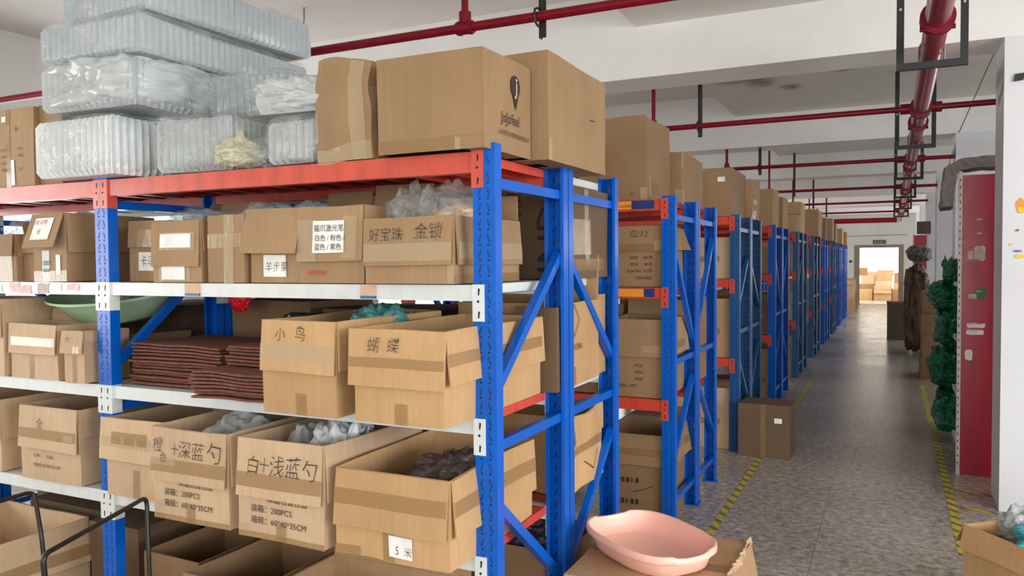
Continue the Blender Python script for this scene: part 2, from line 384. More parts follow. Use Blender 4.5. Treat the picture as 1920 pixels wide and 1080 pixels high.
# ---------------------------------------------------------------- cartons
SEED = [1]
def carton(label, x, y, z, w, d, h, rz=0.0, mat='card', flaps=None, feats=(), amp=0.005, t=0.005, closed=False, trim=0.004,
           group=None, cat='box', name='cardboard_box', crush=0.0, nd=6):
    """x, y: front left lower corner; flaps: key -> (length, angle from upright)"""
    SEED[0] += 1; sd = SEED[0]; flaps = flaps or {}
    c, s_ = math.cos(rz), math.sin(rz)
    cx = x + c*w/2 - s_*d/2; cy = y + s_*w/2 + c*d/2
    root = thing(name, label, cat, (cx, cy, z), rz, group)
    X, Y = w/2, d/2; W = (amp, 3.5, sd)
    mm = M[mat]
    b = MB()
    n = nd
    b.slab((-X, -Y, 0), (X, -Y, 0), (X, -Y, h), (-X, -Y, h), t, n, n)
    b.slab((X, Y, 0), (-X, Y, 0), (-X, Y, h), (X, Y, h), t, n, n)
    b.slab((X, -Y+t, 0), (X, Y-t, 0), (X, Y-t, h), (X, -Y+t, h), t, n, n)
    b.slab((-X, Y-t, 0), (-X, -Y+t, 0), (-X, -Y+t, h), (-X, Y-t, h), t, n, n)
    b.slab((-X+t, Y-t, 0), (X-t, Y-t, 0), (X-t, -Y+t, 0), (-X+t, -Y+t, 0), t, n, n)
    zx, zy, zz = Vector((1, 0, 0)), Vector((0, 1, 0)), Vector((0, 0, 1))
    F = {'F': (Vector((-X, -Y, 0)), zx, zz, -zy), 'R': (Vector((X, -Y, 0)), zy, zz, zx), 'L': (Vector((-X, Y, 0)), -zy, zz, -zx), 'B': (Vector((X, Y, 0)), -zx, zz, zy)}
    if closed:
        F['T'] = (Vector((-X, -Y, h)), zx, zy, zz)
    for m_i in (0,):
        lo = min(p.z for p in b.v)
    for i, p in enumerate(b.v): p.z = max(p.z, 0.0)
    b.warp(*W).warp(crush, 8.0, sd+5)
    zmin = min(p.z for p in b.v)
    for p in b.v:
        if p.z < 0.004: p.z = 0.0
    b.build('body', mm, root, 40)
    if closed:
        for k in (0, 1):
            q = MB(); g = 0.0015
            if k == 0: q.slab((-X, -Y, h+.001), (X, -Y, h+.001), (X, -g, h+.001), (-X, -g, h+.001), t*0.8, n, 3)
            else: q.slab((-X, g, h+.001), (X, g, h+.001), (X, Y, h+.001), (-X, Y, h+.001), t*0.8, n, 3)
            q.warp(*W).warp(crush, 8.0, sd+5).build('top_flap', mm, root, 40)
    hinge = {'f': (Vector((-X, -Y, h)), zx, -zy, w), 'r': (Vector((X, -Y, h)), zy, zx, d), 'l': (Vector((-X, Y, h)), -zy, -zx, d), 'b': (Vector((X, Y, h)), -zx, zy, w)}
    for key, fl in flaps.items():
        ln, ang = fl[0], math.radians(fl[1]); tr = fl[2] if len(fl) > 2 else trim
        o, U, O, L = hinge[key]
        up = zz*math.cos(ang) + O*math.sin(ang)       # from hinge to free end
        nrm = O*math.cos(ang) - zz*math.sin(ang)      # outside when upright
        if fl[1] > 90: off = O*(t*1.15)
        else: off = Vector((0, 0, 0.0005))
        p0 = o + U*tr + off; p1 = o + U*(L-tr) + off
        q = MB(); e0 = p0 + up*ln + U*fl[3] if len(fl) > 3 else p0 + up*ln; e1 = p1 + up*ln + (U*fl[3] if len(fl) > 3 else Vector((0, 0, 0)))
        if fl[1] > 90:
            vis = -nrm    # the inner side of the flap now looks outwards
            q.slab(e0, e1, p1, p0, t, n, 5)
            F[key] = (e0, U, -up, vis)
        else:
            q.slab(p0, p1, e1, e0, t, n, 5); F[key] = (p0, U, up, nrm)
        q.warp(amp*1.2, 3.5, sd).build('flap', mm, root, 40)
    for ft in feats:
        kind, face = ft[0], ft[1]; o, U, V, N = F[face]
        if kind in ('tape', 'ctape', 'paper', 'rect'):
            u0, u1, v0, v1 = ft[2:6]; mat2 = ft[6] if len(ft) > 6 else kind
            off = 0.0022 if kind != 'paper' else 0.0034
            q = MB(); P = lambda u, v: o + U*u + V*v + N*off
            q.slab(P(u0, v0), P(u1, v0), P(u1, v1), P(u0, v1), 0, 5, 5)
            q.warp(*W).warp(crush, 8.0, sd+5).build({'tape': 'tape', 'ctape': 'clear_tape', 'paper': 'paper_label', 'rect': 'printed_mark'}[kind], M[mat2], root, 60)
        elif kind in ('print', 'hand'):
            u, v, sz, body = ft[2:6]; rot = ft[6] if len(ft) > 6 else 0; ink = ft[7] if len(ft) > 7 else ('ink' if kind == 'print' else 'marker')
            hd = kind == 'hand'
            put_text('printed_text' if not hd else 'handwriting', M[ink], root, body, sz, o + U*u + V*v, U, V, N, 0.0050, thin=-0.012 if hd else 0.0, shear=0.12 if hd else 0, jit=0.075 if hd else 0, squash=0.9 if hd else 1.0, rot=rot, warp=W) if len(ft) < 9 else put_text('printed_text', M[ink], root, body, sz, o + U*u + V*v, U, V, N, 0.0050, squash=ft[8], rot=rot, warp=W)
        elif kind == 'lines':     # thin outline polygon (points in face coordinates)
            pts, lw = ft[2], ft[3]; q = MB()
            for a, bb in zip(pts, pts[1:]):
                pa = o + U*a[0] + V*a[1] + N*0.005; pb = o + U*bb[0] + V*bb[1] + N*0.005; dd = (pb-pa).normalized(); sdv = N.cross(dd)*lw/2
                q.slab(pa-sdv, pb-sdv, pb+sdv, pa+sdv, 0, 3, 1)
            q.warp(*W).build('printed_mark', M['ink'], root)
    return root

def crumple(name, mat, size, seed, amp=0.22, freq=2.2, sub=5, parent=None, flat=0.0, spikes=0.0, power=0.0):
    bm = bmesh.new(); bmesh.ops.create_icosphere(bm, subdivisions=sub, radius=0.5)
    o = Vector((seed*5.1, seed*2.3, seed*9.7))
    for v in bm.verts:
        p = v.co.copy(); n = p.normalized()
        if power:
            m = max(abs(n.x), abs(n.y), abs(n.z)); q = 6 if power < .9 else 14
            m2 = (abs(n.x)**q+abs(n.y)**q+abs(n.z)**q)**(1/q); n = n.lerp(n/m2, power); p = n*0.5
        w = noise.noise_vector(p*freq+o)*.35
        r1 = noise.noise((p+w*.4)*freq*1.6+o); r2 = abs(noise.noise((p+w*.5)*freq*3.4+o)); r3 = abs(noise.noise((p+w*.3)*freq*7.0+o))
        p = p*(1 + amp*.55*r1 + amp*.85*(.22-r2) + amp*.30*(.22-r3))
        if spikes and p.z > -.1: p.z += spikes*max(0, noise.noise(Vector((p.x, p.y, 0))*freq*2.2+o))*(p.z+.1)*2.2
        v.co = p
    xs = [v.co for v in bm.verts]
    lo = Vector((min(p.x for p in xs), min(p.y for p in xs), min(p.z for p in xs))); hi = Vector((max(p.x for p in xs), max(p.y for p in xs), max(p.z for p in xs)))
    for v in bm.verts:
        q = Vector(((v.co.x-lo.x)/(hi.x-lo.x)-0.5, (v.co.y-lo.y)/(hi.y-lo.y)-0.5, (v.co.z-lo.z)/(hi.z-lo.z)))
        v.co = Vector((q.x*size[0], q.y*size[1], q.z*size[2]))
    me = bpy.data.meshes.new(name); bm.to_mesh(me); bm.free(); me.materials.append(mat)
    me.polygons.foreach_set('use_smooth', [True]*len(me.polygons))
    ob = bpy.data.objects.new(name, me); COL.objects.link(ob)
    if parent: ob.parent = parent
    return ob
def lump(name, label, cat, mat, loc, size, seed, group=None, rz=0, **k):
    o = crumple(name, M[mat], size, seed, **k); o.location = loc; o.rotation_euler = (0, 0, rz); return tag(o, label, cat, group)

# ---------------------------------------------------------------- the room
XL, XR, YB, YF, ZC, ZL = -5.8, 6.4, -6.5, 28.4, 3.66, 3.385
def wall_with_openings(name, axis, pos, thick, a0, a1, openings, z0=0.9, z1=2.95, top=ZC, mat='wall', floor_open=False):
    b = MB(); segs = []; cur = a0
    def put(u0, u1, za, zb):
        if u1-u0 < 1e-4 or zb-za < 1e-4: return
        if axis == 'x': b.box(pos, pos+thick, u0, u1, za, zb)
        else: b.box(u0, u1, pos, pos+thick, za, zb)
    for (o0, o1) in openings:
        put(cur, o0, 0, top); put(o0, o1, 0, z0); put(o0, o1, z1, top); cur = o1
    put(cur, a1, 0, top)
    return struct(b.build(name, M[mat]))
struct((lambda b: (b.box(XL-.2, XR+.2, YB-.2, 36.2, -.12, 0), b.build('floor', M['floor']))[1])(MB()))
struct((lambda b: (b.box(XL-.2, XR+.2, YB-.2, 36.2, ZC, ZC+.15), b.build('ceiling', M['slab']))[1])(MB()))
wall_with_openings('wall_left', 'x', XL-.2, .2, YB, YF, [(-3.4, -.4), (1.3, 3.9), (7.5, 12.5), (16.5, 21.5)], z1=2.4)
wall_with_openings('wall_right', 'x', XR, .2, YB, YF, [(-3.75, .75), (4.4, 7.6), (10.9, 14.1), (18.9, 22.1)])
wall_with_openings('wall_rear', 'y', YB-.2, .2, XL, XR, [(-.4, 5.6)])
wall_with_openings('wall_far', 'y', YF, .2, XL, XR, [(.09, 1.34)], z0=0.0, z1=2.02)
wall_with_openings('wall_end', 'y', 36.0, .2, XL, XR, [])
wall_with_openings('wall_end_right', 'x', 5.0, .2, YF+.2, 36.0, [(29.5, 34.5)], z0=.8, z1=3.0)
wall_with_openings('wall_end_left', 'x', -3.7, .2, YF+.2, 36.0, [(29.5, 34.5)], z0=.8, z1=3.0)
BEAMS = [-4.77, -.6, 3.57, 7.75, 11.87, 16.35, 20.3, 24.4]
for y in BEAMS:
    b = MB(); b.box(XL, XR, y, y+.44, 3.0, ZC); struct(b.build('ceiling_beam', M['wall']))
# the slab hangs lower over the aisle side
for ya, yb in zip([YB]+[y+.44 for y in BEAMS], BEAMS+[YF]):
    b = MB(); b.box(-.605, XR, ya, yb, ZL, ZC); struct(b.build('ceiling_panel', M['slab']))
for i, y in enumerate(BEAMS[1:]):
    b = MB(); b.box(1.775, 2.22, y, y+.44, 0, 3.0)
    if y > 0: struct(b.build('pillar', M['pillar']))
# far doorway: frame and the open leaf behind it
b = MB(); b.box(-.07, .09, YF-.03, YF+.23, 0, 2.02); b.box(1.34, 1.50, YF-.03, YF+.23, 0, 2.02); b.box(-.07, 1.50, YF-.03, YF+.23, 2.02, 2.12)
struct(b.build('trim_1', M['brownframe']))
b = MB(); b.box(1.36, 1.41, YF+.23, YF+1.1, .02, 2.0); struct(b.build('door_1', M['greydoor']))
# shallow step of the end room
b = MB(); b.box(.09, 1.34, YF+.02, YF+.22, 0, .03); struct(b.build('trim_2', M['wall']))

# ---------------------------------------------------------------- racks
PW, PD = 0.081, 0.048
def post_mb(x0, yweb, sgn, H=2.0, detail=True, mats=('blue',)):
    b = MB().mat(M['blue']); x1 = x0+PW; t = .0035
    ya, yb = (yweb, yweb+t) if sgn > 0 else (yweb-t, yweb)
    yl0, yl1 = (yweb+t, yweb+PD) if sgn > 0 else (yweb-PD, yweb-t)
    b.box(x0, x0+t, yl0, yl1, 0, H); b.box(x1-t, x1, yl0, yl1, 0, H)
    ye = yweb+PD if sgn > 0 else yweb-PD
    e0, e1 = min(ye, ye-sgn*t), max(ye, ye-sgn*t)
    b.box(x0+t, x0+.014, e0, e1, 0, H); b.box(x1-.014, x1-t, e0, e1, 0, H)
    if not detail:
        b.box(x0, x1, ya, yb, 0, H); return b
    b.box(x0, x1, ya, yb, 0, H)
    for side in (0, 1):
        f = (yweb - sgn*.0006) if side == 0 else (yweb + sgn*(t+.0006)); flip = (sgn > 0) == (side == 0)
        b.mat(M['slot'] if side == 0 else M['hole'])
        z = .045
        while z < H-.03:
            for xc, sl in ((x0+.025, -.0045), (x0+.056, .0045)):
                hw = .0038; hh = .0125
                pts = [(xc-hw+sl, f, z-hh), (xc+sl*.2, f, z-hh-.003), (xc+hw+sl, f, z-hh), (xc+hw*.6-sl, f, z+hh), (xc-hw*.6-sl, f, z+hh)]
                b.add(pts, [tuple(range(5)) if flip else tuple(range(5))[::-1]])
            z += .05
        b.mat(M['hole'] if side == 0 else M['bolt'])  # inner side: bright dots painted in for light through bolt holes
        for k in range(int((H-.1)/.05)):
            if side == 1 and k % 3: continue
            zc = .072+.05*k
            for xc in ((x0+.025, x0+.056) if side == 0 else (x0+.056,)):
                r = .0042 if side == 0 else .003
                vs = [(xc+r*math.cos(a*PI/4), f, zc+r*math.sin(a*PI/4)) for a in range(8)]
                b.add(vs, [tuple(range(8)) if flip else tuple(range(8))[::-1]])
    return b

def bracket_mb(xin, side, yf, sgn, z, hb, mat):
    """side +1: bracket on a right-hand post (beam lies to its left)"""
    b = MB().mat(mat); t = .0035
    if side > 0: xa, xb = xin-t, xin+.040
    else: xa, xb = xin-.040, xin+t
    y0, y1 = (yf-t, yf) if sgn > 0 else (yf, yf+t)
    b.box(xa, xb, y0, y1, z-hb, z)
    s0, s1 = (xin-t, xin) if side > 0 else (xin, xin+t)
    q0, q1 = (yf, yf+.046) if sgn > 0 else (yf-.046, yf)
    b.box(s0, s1, q0, q1, z-hb, z)
    b.mat(M['hole']); f = yf-sgn*(t+.0006); xc = xin+side*.021
    def poly(pts): b.add([(x, f, zz) for x, zz in pts], [tuple(range(len(pts))) if sgn > 0 else tuple(range(len(pts)))[::-1]])
    for zc in (z-.024, z-hb+.022):
        poly([(xc-.004, zc-.011), (xc+.001, zc-.012), (xc+.004, zc+.010), (xc-.003, zc+.012)])
    zc = z-hb*.46; r = .0048
    poly([(xc-.003+r*math.cos(a*PI/4), zc+r*math.sin(a*PI/4)) for a in range(8)])
    return b

def brace_mb(x, ya, za, yb, zb, w=.030, h=.034):
    b = MB(); b.bar((x, ya, za), (x, yb, zb), w, h, (1, 0, 0)); return b

PATTERNS = {
 'A': [('d', 1.17, 1.65), ('d', .83, .36)],          # heights at the outer and the inner post
 'B': [('d', 1.77, 1.09), ('d', .37, .865)],
}
def rack_run(label, y0, depth, levels, bays=1, pattern='A', inner='rear', detail=True, group=None, bay_w=1.759, hb=.121, bh=.055, x0=0.0):
    """levels: (z, beam material, panel material, beam height)"""
    root = thing('storage_rack', label, 'storage rack', (x0, y0, 0), 0, group)
    xs = [-PW]
    for _ in range(bays): xs.append(xs[-1]-bay_w-PW)
    for k, xp in enumerate(xs):
        post_mb(xp, 0.0, 1, 2.0, detail).build('post', None, root)
        post_mb(xp, depth, -1, 2.0, detail).build('post', None, root)
        for yy in (0.002, depth-.052):
            q = MB(); q.box(xp-.012, xp+PW+.012, yy-.004, yy+.052, 0.0, .006); q.build('foot_plate', M['blue'], root)
        bx = xp+PW*.62
        for z in (1.875, 1.005, .165):
            q = brace_mb(bx, .012, z, depth-.012, z); q.build('horizontal_brace', M['blue'], root)
        for (_, zo, zi) in PATTERNS[pattern]:
            za, zb = (zo, zi) if inner == 'rear' else (zi, zo)
            brace_mb(bx, .020, za, depth-.020, zb).build('diagonal_brace', M['blue'], root)
    for k in range(bays):
        xa = xs[k]; xb = xs[k+1]+PW
        for (z, bm, pm, bhh) in levels:
            for (yf, sg) in ((0.0, 1), (depth, -1)):
                q = MB(); y1, y2 = (yf+.004, yf+.044) if sg > 0 else (yf-.044, yf-.004)
                q.box(xb+.0035, xa-.0035, y1, y2, z-bhh, z-.002)
                bo = q.build('beam', M[bm], root)
                bracket_mb(xa, 1, yf, sg, z, hb, M[bm]).build('bracket', None, bo)
                bracket_mb(xb, -1, yf, sg, z, hb, M[bm]).build('bracket', None, bo)
            n = 4; wd = (xa-xb)/n
            for i in range(n):
                q = MB(); p0 = xa-.003-wd*i; p1 = p0-wd+.006
                q.box(p1, p0, .046, depth-.046, z-.004, z-.0025)
                q.box(p1, p0, .046, .049, z-.034, z-.004); q.box(p1, p0, depth-.049, depth-.046, z-.034, z-.004)
                q.box(p0-.003, p0, .049, depth-.049, z-.034, z-.004); q.box(p1, p1+.003, .049, depth-.049, z-.034, z-.004)
                for rx in (.33, .66):
                    xr_ = p0+(p1-p0)*rx; q.box(xr_-.02, xr_+.02, .049, depth-.049, z-.03, z-.004)
                q.build('shelf_panel', M[pm if isinstance(pm, str) else pm[0 if (k == 0 and i == 0) else 1]], root)
    return root

Z1 = [.645, 1.103, 1.543, 1.978]
ZR = [.785, 1.458, 1.985]
RY = [0.0, 2.327, 4.503, 6.768, 9.103, 11.463, 13.8, 16.1, 18.4, 20.7]
ORD = ['nearest', 'second', 'third', 'fourth', 'fifth', 'sixth', 'seventh', 'eighth', 'ninth', 'tenth']
FD = .632
r1f = rack_run('front run of the nearest blue rack, orange-red top beam over three white beams', RY[0], FD,
         [(Z1[0], 'white', ('red', 'white'), .055), (Z1[1], 'white', ('red', 'white'), .055), (Z1[2], 'white', 'white', .055), (Z1[3], 'redb', ('red', 'dred'), .07)], bays=2, pattern='A')
r1r = rack_run('rear run of the nearest blue rack, back to back with its front run', RY[0]+FD+.009, .621,
         [(Z1[0], 'red', 'red', .055), (Z1[1], 'white', 'white', .055), (Z1[2], 'white', 'white', .055), (Z1[3], 'white', 'white', .06)], bays=2, pattern='A', inner='front')
LV = [(z, 'red', 'dred', .07) for z in ZR]
r2f = rack_run('front run of the second blue rack from the camera, beside the pink tray', RY[1], .605, LV, bays=2, pattern='B', group='blue racks along the aisle')
r2r = rack_run('rear run of the second blue rack from the camera, away from the pink tray', RY[1]+.620, .605, LV, bays=1, pattern='B', inner='front', group='blue racks along the aisle')
PROTO = {}
for k in range(2, 10):
    for side in (0, 1):
        lab = '%s run of the %s blue rack counted from the camera' % (('front', 'rear')[side], ORD[k])
        if k in (2, 3, 4):
            BL = M['blue']; M['blue'] = M['blue' if k == 3 else 'tealblue']
            o = rack_run(lab, RY[k]+(.620*side), .605, LV, bays=1, pattern='AB'[k % 2], inner=('rear', 'front')[side], detail=(k == 2), group='blue racks along the aisle')
            M['blue'] = BL
            if k > 2: PROTO[k, side] = o
        else:
            o = dup(PROTO[(4 if k in (5, 7) else 3), side]); o.location = (0, RY[k]+(.620*side), 0); o['label'] = lab; o['group'] = 'blue racks along the aisle'
# tags and strips stuck on the beams (parts of the racks)
def stick(parent, name, x0, x1, z0, z1, mat, y=-.0005):
    b = MB(); b.box(x0, x1, y, .0035, z0, z1); return b.build(name, M[mat], parent)
for (xa, xb) in ((-1.395, -1.315), (-.535, -.47)):
    t_ = stick(r1f, 'paper_tag', xa, xb, Z1[2]-.052, Z1[2]-.004, 'tagt'); stick(t_, 'blue_edge', xa, xb, Z1[2]-.052, Z1[2]-.042, 'tagb', -.001)
for i in range(15):
    xa = -2.02-.105*i-R.random()*.03; zz = Z1[2]-.018-R.random()*.02; wd = .06+R.random()*.05; hh = .014+R.random()*.012
    b = MB(); n = 9; yy = .0022-.0002*(i % 4)
    pts = [(xa-wd/2+wd/2*u+R.uniform(-.008, .008), yy, zz+hh*v+R.uniform(-.005, .005)) for u, v in ((-1, -1), (-.2, -.85), (.3, -1), (1, -.9), (.9, .1), (1, 1), (.2, .9), (-.4, 1), (-1, .8))]
    b.add(pts, [tuple(range(n))]); b.build('torn_paper', M[('pinkpaper', 'paper', 'grypaper', 'pinkpaper')[i % 4]], r1f)
for z in (ZR[2], ZR[1]):
    s_ = stick(r2f, 'sign_strip', -.9, -.125, z-.058, z-.008, 'navy', -.0015)
    stick(s_, 'orange_sticker', -.35, -.265 if z == ZR[2] else -.19, z-.058, z-.010, 'orange', -.003)
    if z == ZR[2]:
        put_text('printed_text', M['ink'], s_, '小心轻放', .02, Vector((-.345, 0, z-.046)), Vector((1, 0, 0)), Vector((0, 0, 1)), Vector((0, -1, 0)), .0045)

# ---------------------------------------------------------------- cartons on the nearest rack, front run
e = .0015
A2, A3, A4, AT = Z1[2]+e, Z1[1]+e, Z1[0]+e, Z1[3]+e
# row over the second-from-top beam, right bay
carton('carton with a white label, second shelf from the top, just right of the middle post', -1.835, .10, A2, .245, .42, .258, mat='cardm', flaps={'f': (.112, 176), 'b': (.1, 20)},
       feats=[('tape', 'f', .06, .17, .0, .075, 'ctape'), ('paper', 'F', .06, .21, .045, .125), ('hand', 'F', .068, .068, .05, '卡马猫抓')])
carton('small carton with two taped-over white labels, second carton right of the middle post', -1.565, -.005, A2, .262, .36, .246, rz=.03, mat='cardm', flaps={'f': (.182, 177), 'r': (.12, 178), 'b': (.1, 15)},
       feats=[('paper', 'f', .05, .215, .075, .13), ('ctape', 'f', .045, .235, .065, .135), ('paper', 'F', .05, .175, .01, .068), ('ctape', 'F', .03, .2, .005, .062)])
carton('tall narrow carton sealed with a T of shiny clear tape, second shelf from the top', -1.262, .0, A2, .186, .5, .262, mat='cardm', flaps={'r': (.09, 150)},
       feats=[('ctape', 'F', .0, .186, .135, .19), ('ctape', 'F', .085, .135, .0, .262), ('ctape', 'F', .09, .13, .0, .15)])
carton('carton with a plain flared front flap over a small handwritten white label', -1.058, .015, A2, .24, .45, .278, mat='cardm', flaps={'f': (.172, 166, -.016), 'b': (.1, 12)},
       feats=[('paper', 'F', .065, .175, .022, .105), ('hand', 'F', .072, .045, .042, '羊步果')])
carton('carton under shiny tape with a printed white sheet listing colours', -.805, .0, A2, .286, .46, .274, mat='cardm', flaps={'f': (.196, 176, -.004), 'r': (.15, 178), 'b': (.12, 10)},
       feats=[('paper', 'f', .075, .215, .03, .145), ('print', 'f', .08, .108, .027, '猫爪激光笔'), ('print', 'f', .085, .074, .025, '白色 / 粉色 /'), ('print', 'f', .085, .042, .025, '蓝色 / 紫色'),
              ('ctape', 'f', .005, .09, .0, .15), ('ctape', 'f', .21, .27, .01, .16), ('print', 'F', .035, .032, .022, '轻拿轻放', 0, 'rink')])
carton('wide carton with two handwritten names and a bag bulging from its top', -.497, -.022, A2, .356, .5, .226, mat='cardm', flaps={'f': (.166, 176), 'r': (.166, 176), 'b': (.1, 0), 'l': (.1, 178)},
       feats=[('hand', 'f', .022, .088, .052, '好宝珠'), ('hand', 'f', .205, .092, .062, '金锁'), ('ctape', 'f', .0, .35, .015, .075), ('ctape', 'r', .0, .49, .02, .078), ('tape', 'R', .0, .5, .0, .03), ('ctape', 'F', .33, .356, .0, .1)])
# left bay
carton('carton with a red-marked white label on its bent flap, left of the middle post', -2.335, .0, A2, .222, .46, .300, mat='cardm', flaps={'f': (.158, 160), 'r': (.17, 177)},
       feats=[('paper', 'f', .045, .17, .035, .135), ('print', 'f', .05, .105, .026, '内 川号', 0, 'rink'), ('hand', 'f', .08, .06, .03, '米'), ('ctape', 'F', .06, .11, .0, .14), ('rect', 'F', .065, .115, .075, .095, 'blueink'), ('rect', 'F', .065, .11, .045, .06, 'blueink'), ('paper', 'F', .155, .185, .03, .12), ('ctape', 'F', .0, .222, .0, .05)])
carton('thin carton with a peaked flap behind the red-marked label', -2.455, .03, A2, .112, .4, .212, mat='cardm', flaps={'f': (.08, 174), 'b': (.07, 10), 'l': (.06, 20)})
carton('carton at the picture edge with long shiny tape on its folded flap', -2.66, -.005, A2, .198, .42, .215, mat='cardd', flaps={'f': (.1, 172), 'r': (.1, 176)},
       feats=[('ctape', 'f', .02, .09, .0, .09), ('ctape', 'F', .01, .17, .0, .12)])
# third row
carton('tall worn carton handwritten with a two-character bird name, beside the brown felt stacks', -.807, -.195, A3, .318, .66, .318, mat='cardo', flaps={'f': (.172, 177, .0), 'r': (.16, 178)}, amp=.006,
       feats=[('hand', 'f', .065, .105, .052, '小'), ('hand', 'f', .15, .108, .056, '鸟'), ('ctape', 'f', .0, .316, .035, .092), ('tape', 'F', .145, .192, .0, .075), ('ctape', 'R', .0, .02, .1, .25)])
carton('carton handwritten with the word for butterfly, beside the right post', -.414, -.20, A3, .338, .73, .302, mat='cardo', flaps={'f': (.182, 175, -.012), 'r': (.172, 174)}, amp=.006,
       feats=[('hand', 'f', .07, .112, .054, '蝴'), ('hand', 'f', .145, .112, .054, '蝶'), ('tape', 'f', .0, .36, .06, .092), ('tape', 'r', .0, .7, .06, .1), ('tape', 'F', .155, .205, .0, .068)])
carton('carton with shiny clear tape across its flap, third shelf of the left bay', -2.51, -.01, A3, .338, .21, .247, mat='cardp', flaps={'f': (.135, 176, .0), 'b': (.06, 8)},
       feats=[('ctape', 'f', .02, .335, .035, .075), ('ctape', 'f', .03, .31, .04, .07), ('tape', 'F', .13, .165, .0, .105)])
carton('small carton with a torn taped flap against the middle post', -2.092, -.035, A3, .122, .23, .226, rz=.02, mat='cardp', flaps={'f': (.098, 172, -.006), 'r': (.05, 178)},
       feats=[('tape', 'F', .05, .075, .0, .12), ('ctape', 'f', .085, .125, .0, .03), ('hand', 'f', .03, .05, .03, '大')])
carton('carton cut by the left picture edge on the third shelf', -2.90, -.02, A3, .352, .25, .36, mat='cardp', flaps={'f': (.18, 178)}, feats=[('paper', 'f', .30, .345, .06, .10)])
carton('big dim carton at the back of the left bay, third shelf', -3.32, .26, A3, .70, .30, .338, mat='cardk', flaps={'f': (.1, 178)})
carton('plain carton under the mint basin', -2.36, .215, A3, .40, .32, .19, mat='cardd', closed=True)
# bottom beam row
carton('carton behind the middle post with a taped flap and a green toy inside', -1.835, -.032, A4, .41, .58, .328, rz=.0, mat='cardp', flaps={'f': (.175, 177, -.03)},
       feats=[('tape', 'f', .07, .28, .07, .12), ('ctape', 'f', .0, .36, .055, .1), ('tape', 'F', .155, .195, .0, .12)])
def pcs(label, x, y, w, name_a, extra, flap_amp, rz=0):
    return carton(label, x, y, A4, w, .6, .352, rz=rz, mat='cardp', flaps={'f': (.200, 176), 'r': (.19, 177.5), 'b': (.12, 10)}, amp=.006,
       feats=[('hand', 'f')+t for t in name_a] + [('print', 'F', .135, .138, .030, '保温包营合出'), ('print', 'F', .062, .097, .030, '装箱：200PCS'), ('print', 'F', .062, .055, .030, '箱规：60*40*35CM'),
              ('tape', 'f', .0, .385, .035, .085), ('tape', 'F', .175, .22, .0, .06), ('tape', 'F', .0, .393, .0, .02)] + extra)
pcs('printed 200PCS carton handwritten orange-and-deep-blue scoop', -1.404, -.16, .392, [(.012, .112, .062, '橙'), (.05, .075, .04, '色'), (.105, .105, .05, '十'), (.145, .10, .075, '深蓝'), (.29, .095, .085, '勺')], [('ctape', 'f', .0, .13, .06, .085)], 0)
pcs('printed 200PCS carton handwritten white-and-light-blue scoop, white bags inside', -.952, -.175, .388, [(.045, .085, .070, '白'), (.105, .095, .055, '十'), (.15, .088, .078, '浅蓝'), (.295, .085, .08, '勺')], [('ctape', 'F', .0, .05, .0, .045)], 0)
carton('large carton with ring dents, a torn flap edge and a white label reading 5 metres', -.522, -.168, A4, .438, .63, .293, mat='cardo', flaps={'f': (.192, 175), 'r': (.19, 175.5)}, amp=.008,
       feats=[('tape', 'f', .0, .43, .075, .128), ('tape', 'r', .0, .62, .07, .12), ('paper', 'F', .215, .305, .018, .088), ('hand', 'F', .238, .03, .038, '5'), ('hand', 'F', .272, .03, .036, '米'), ('tape', 'F', .19, .235, .0, .1), ('tape', 'F', .0, .1, .0, .03)])
carton('carton with a scribbled mark and half-hidden weight print, bottom beam of the left bay', -2.443, -.012, A4, .402, .55, .335, mat='cardp', flaps={'f': (.188, 176), 'r': (.12, 178)},
       feats=[('hand', 'f', .12, .095, .05, '全'), ('tape', 'f', .0, .39, .045, .09), ('ctape', 'f', .2, .37, .05, .075), ('print', 'F', .09, .105, .022, 'G.W.       KGS'), ('print', 'F', .09, .062, .022, 'MEAS 42*36*23 CM')])
carton('carton at the left picture edge on the bottom beam, side face showing', -3.03, .0, A4, .41, .52, .34, mat='cardp', flaps={'f': (.19, 174), 'r': (.19, 178)}, feats=[('ctape', 'f', .2, .4, .04, .09)])
# cartons standing on the floor under and before the rack
carton('open floor carton with pale inside faces at the lower left corner', -2.96, -.46, e, .64, .68, .405, mat='cardp', flaps={'r': (.2, 172), 'b': (.16, 176)}, amp=.008, feats=[('tape', 'R', .0, .68, .2, .26), ('tape', 'r', .0, .66, .03, .085)])
carton('open dark-inside floor carton right of the middle post foot', -1.79, .10, e, .33, .46, .362, mat='cardd', flaps={'b': (.12, 160)}, amp=.006)
carton('long dark open floor carton reaching under the bottom beam', -1.42, -.02, e, .40, .56, .372, rz=-.03, mat='cardd', amp=.006)
carton('open floor carton with raised back flap at the bottom picture edge', -.97, -.12, e, .66, .50, .385, mat='card', flaps={'b': (.09, 8), 'l': (.1, 150)}, amp=.008)
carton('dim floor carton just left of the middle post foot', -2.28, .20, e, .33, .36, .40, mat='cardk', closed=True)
carton('dim carton deep under the left bay', -2.9, .31, e, .58, .28, .40, mat='cardk', closed=True)
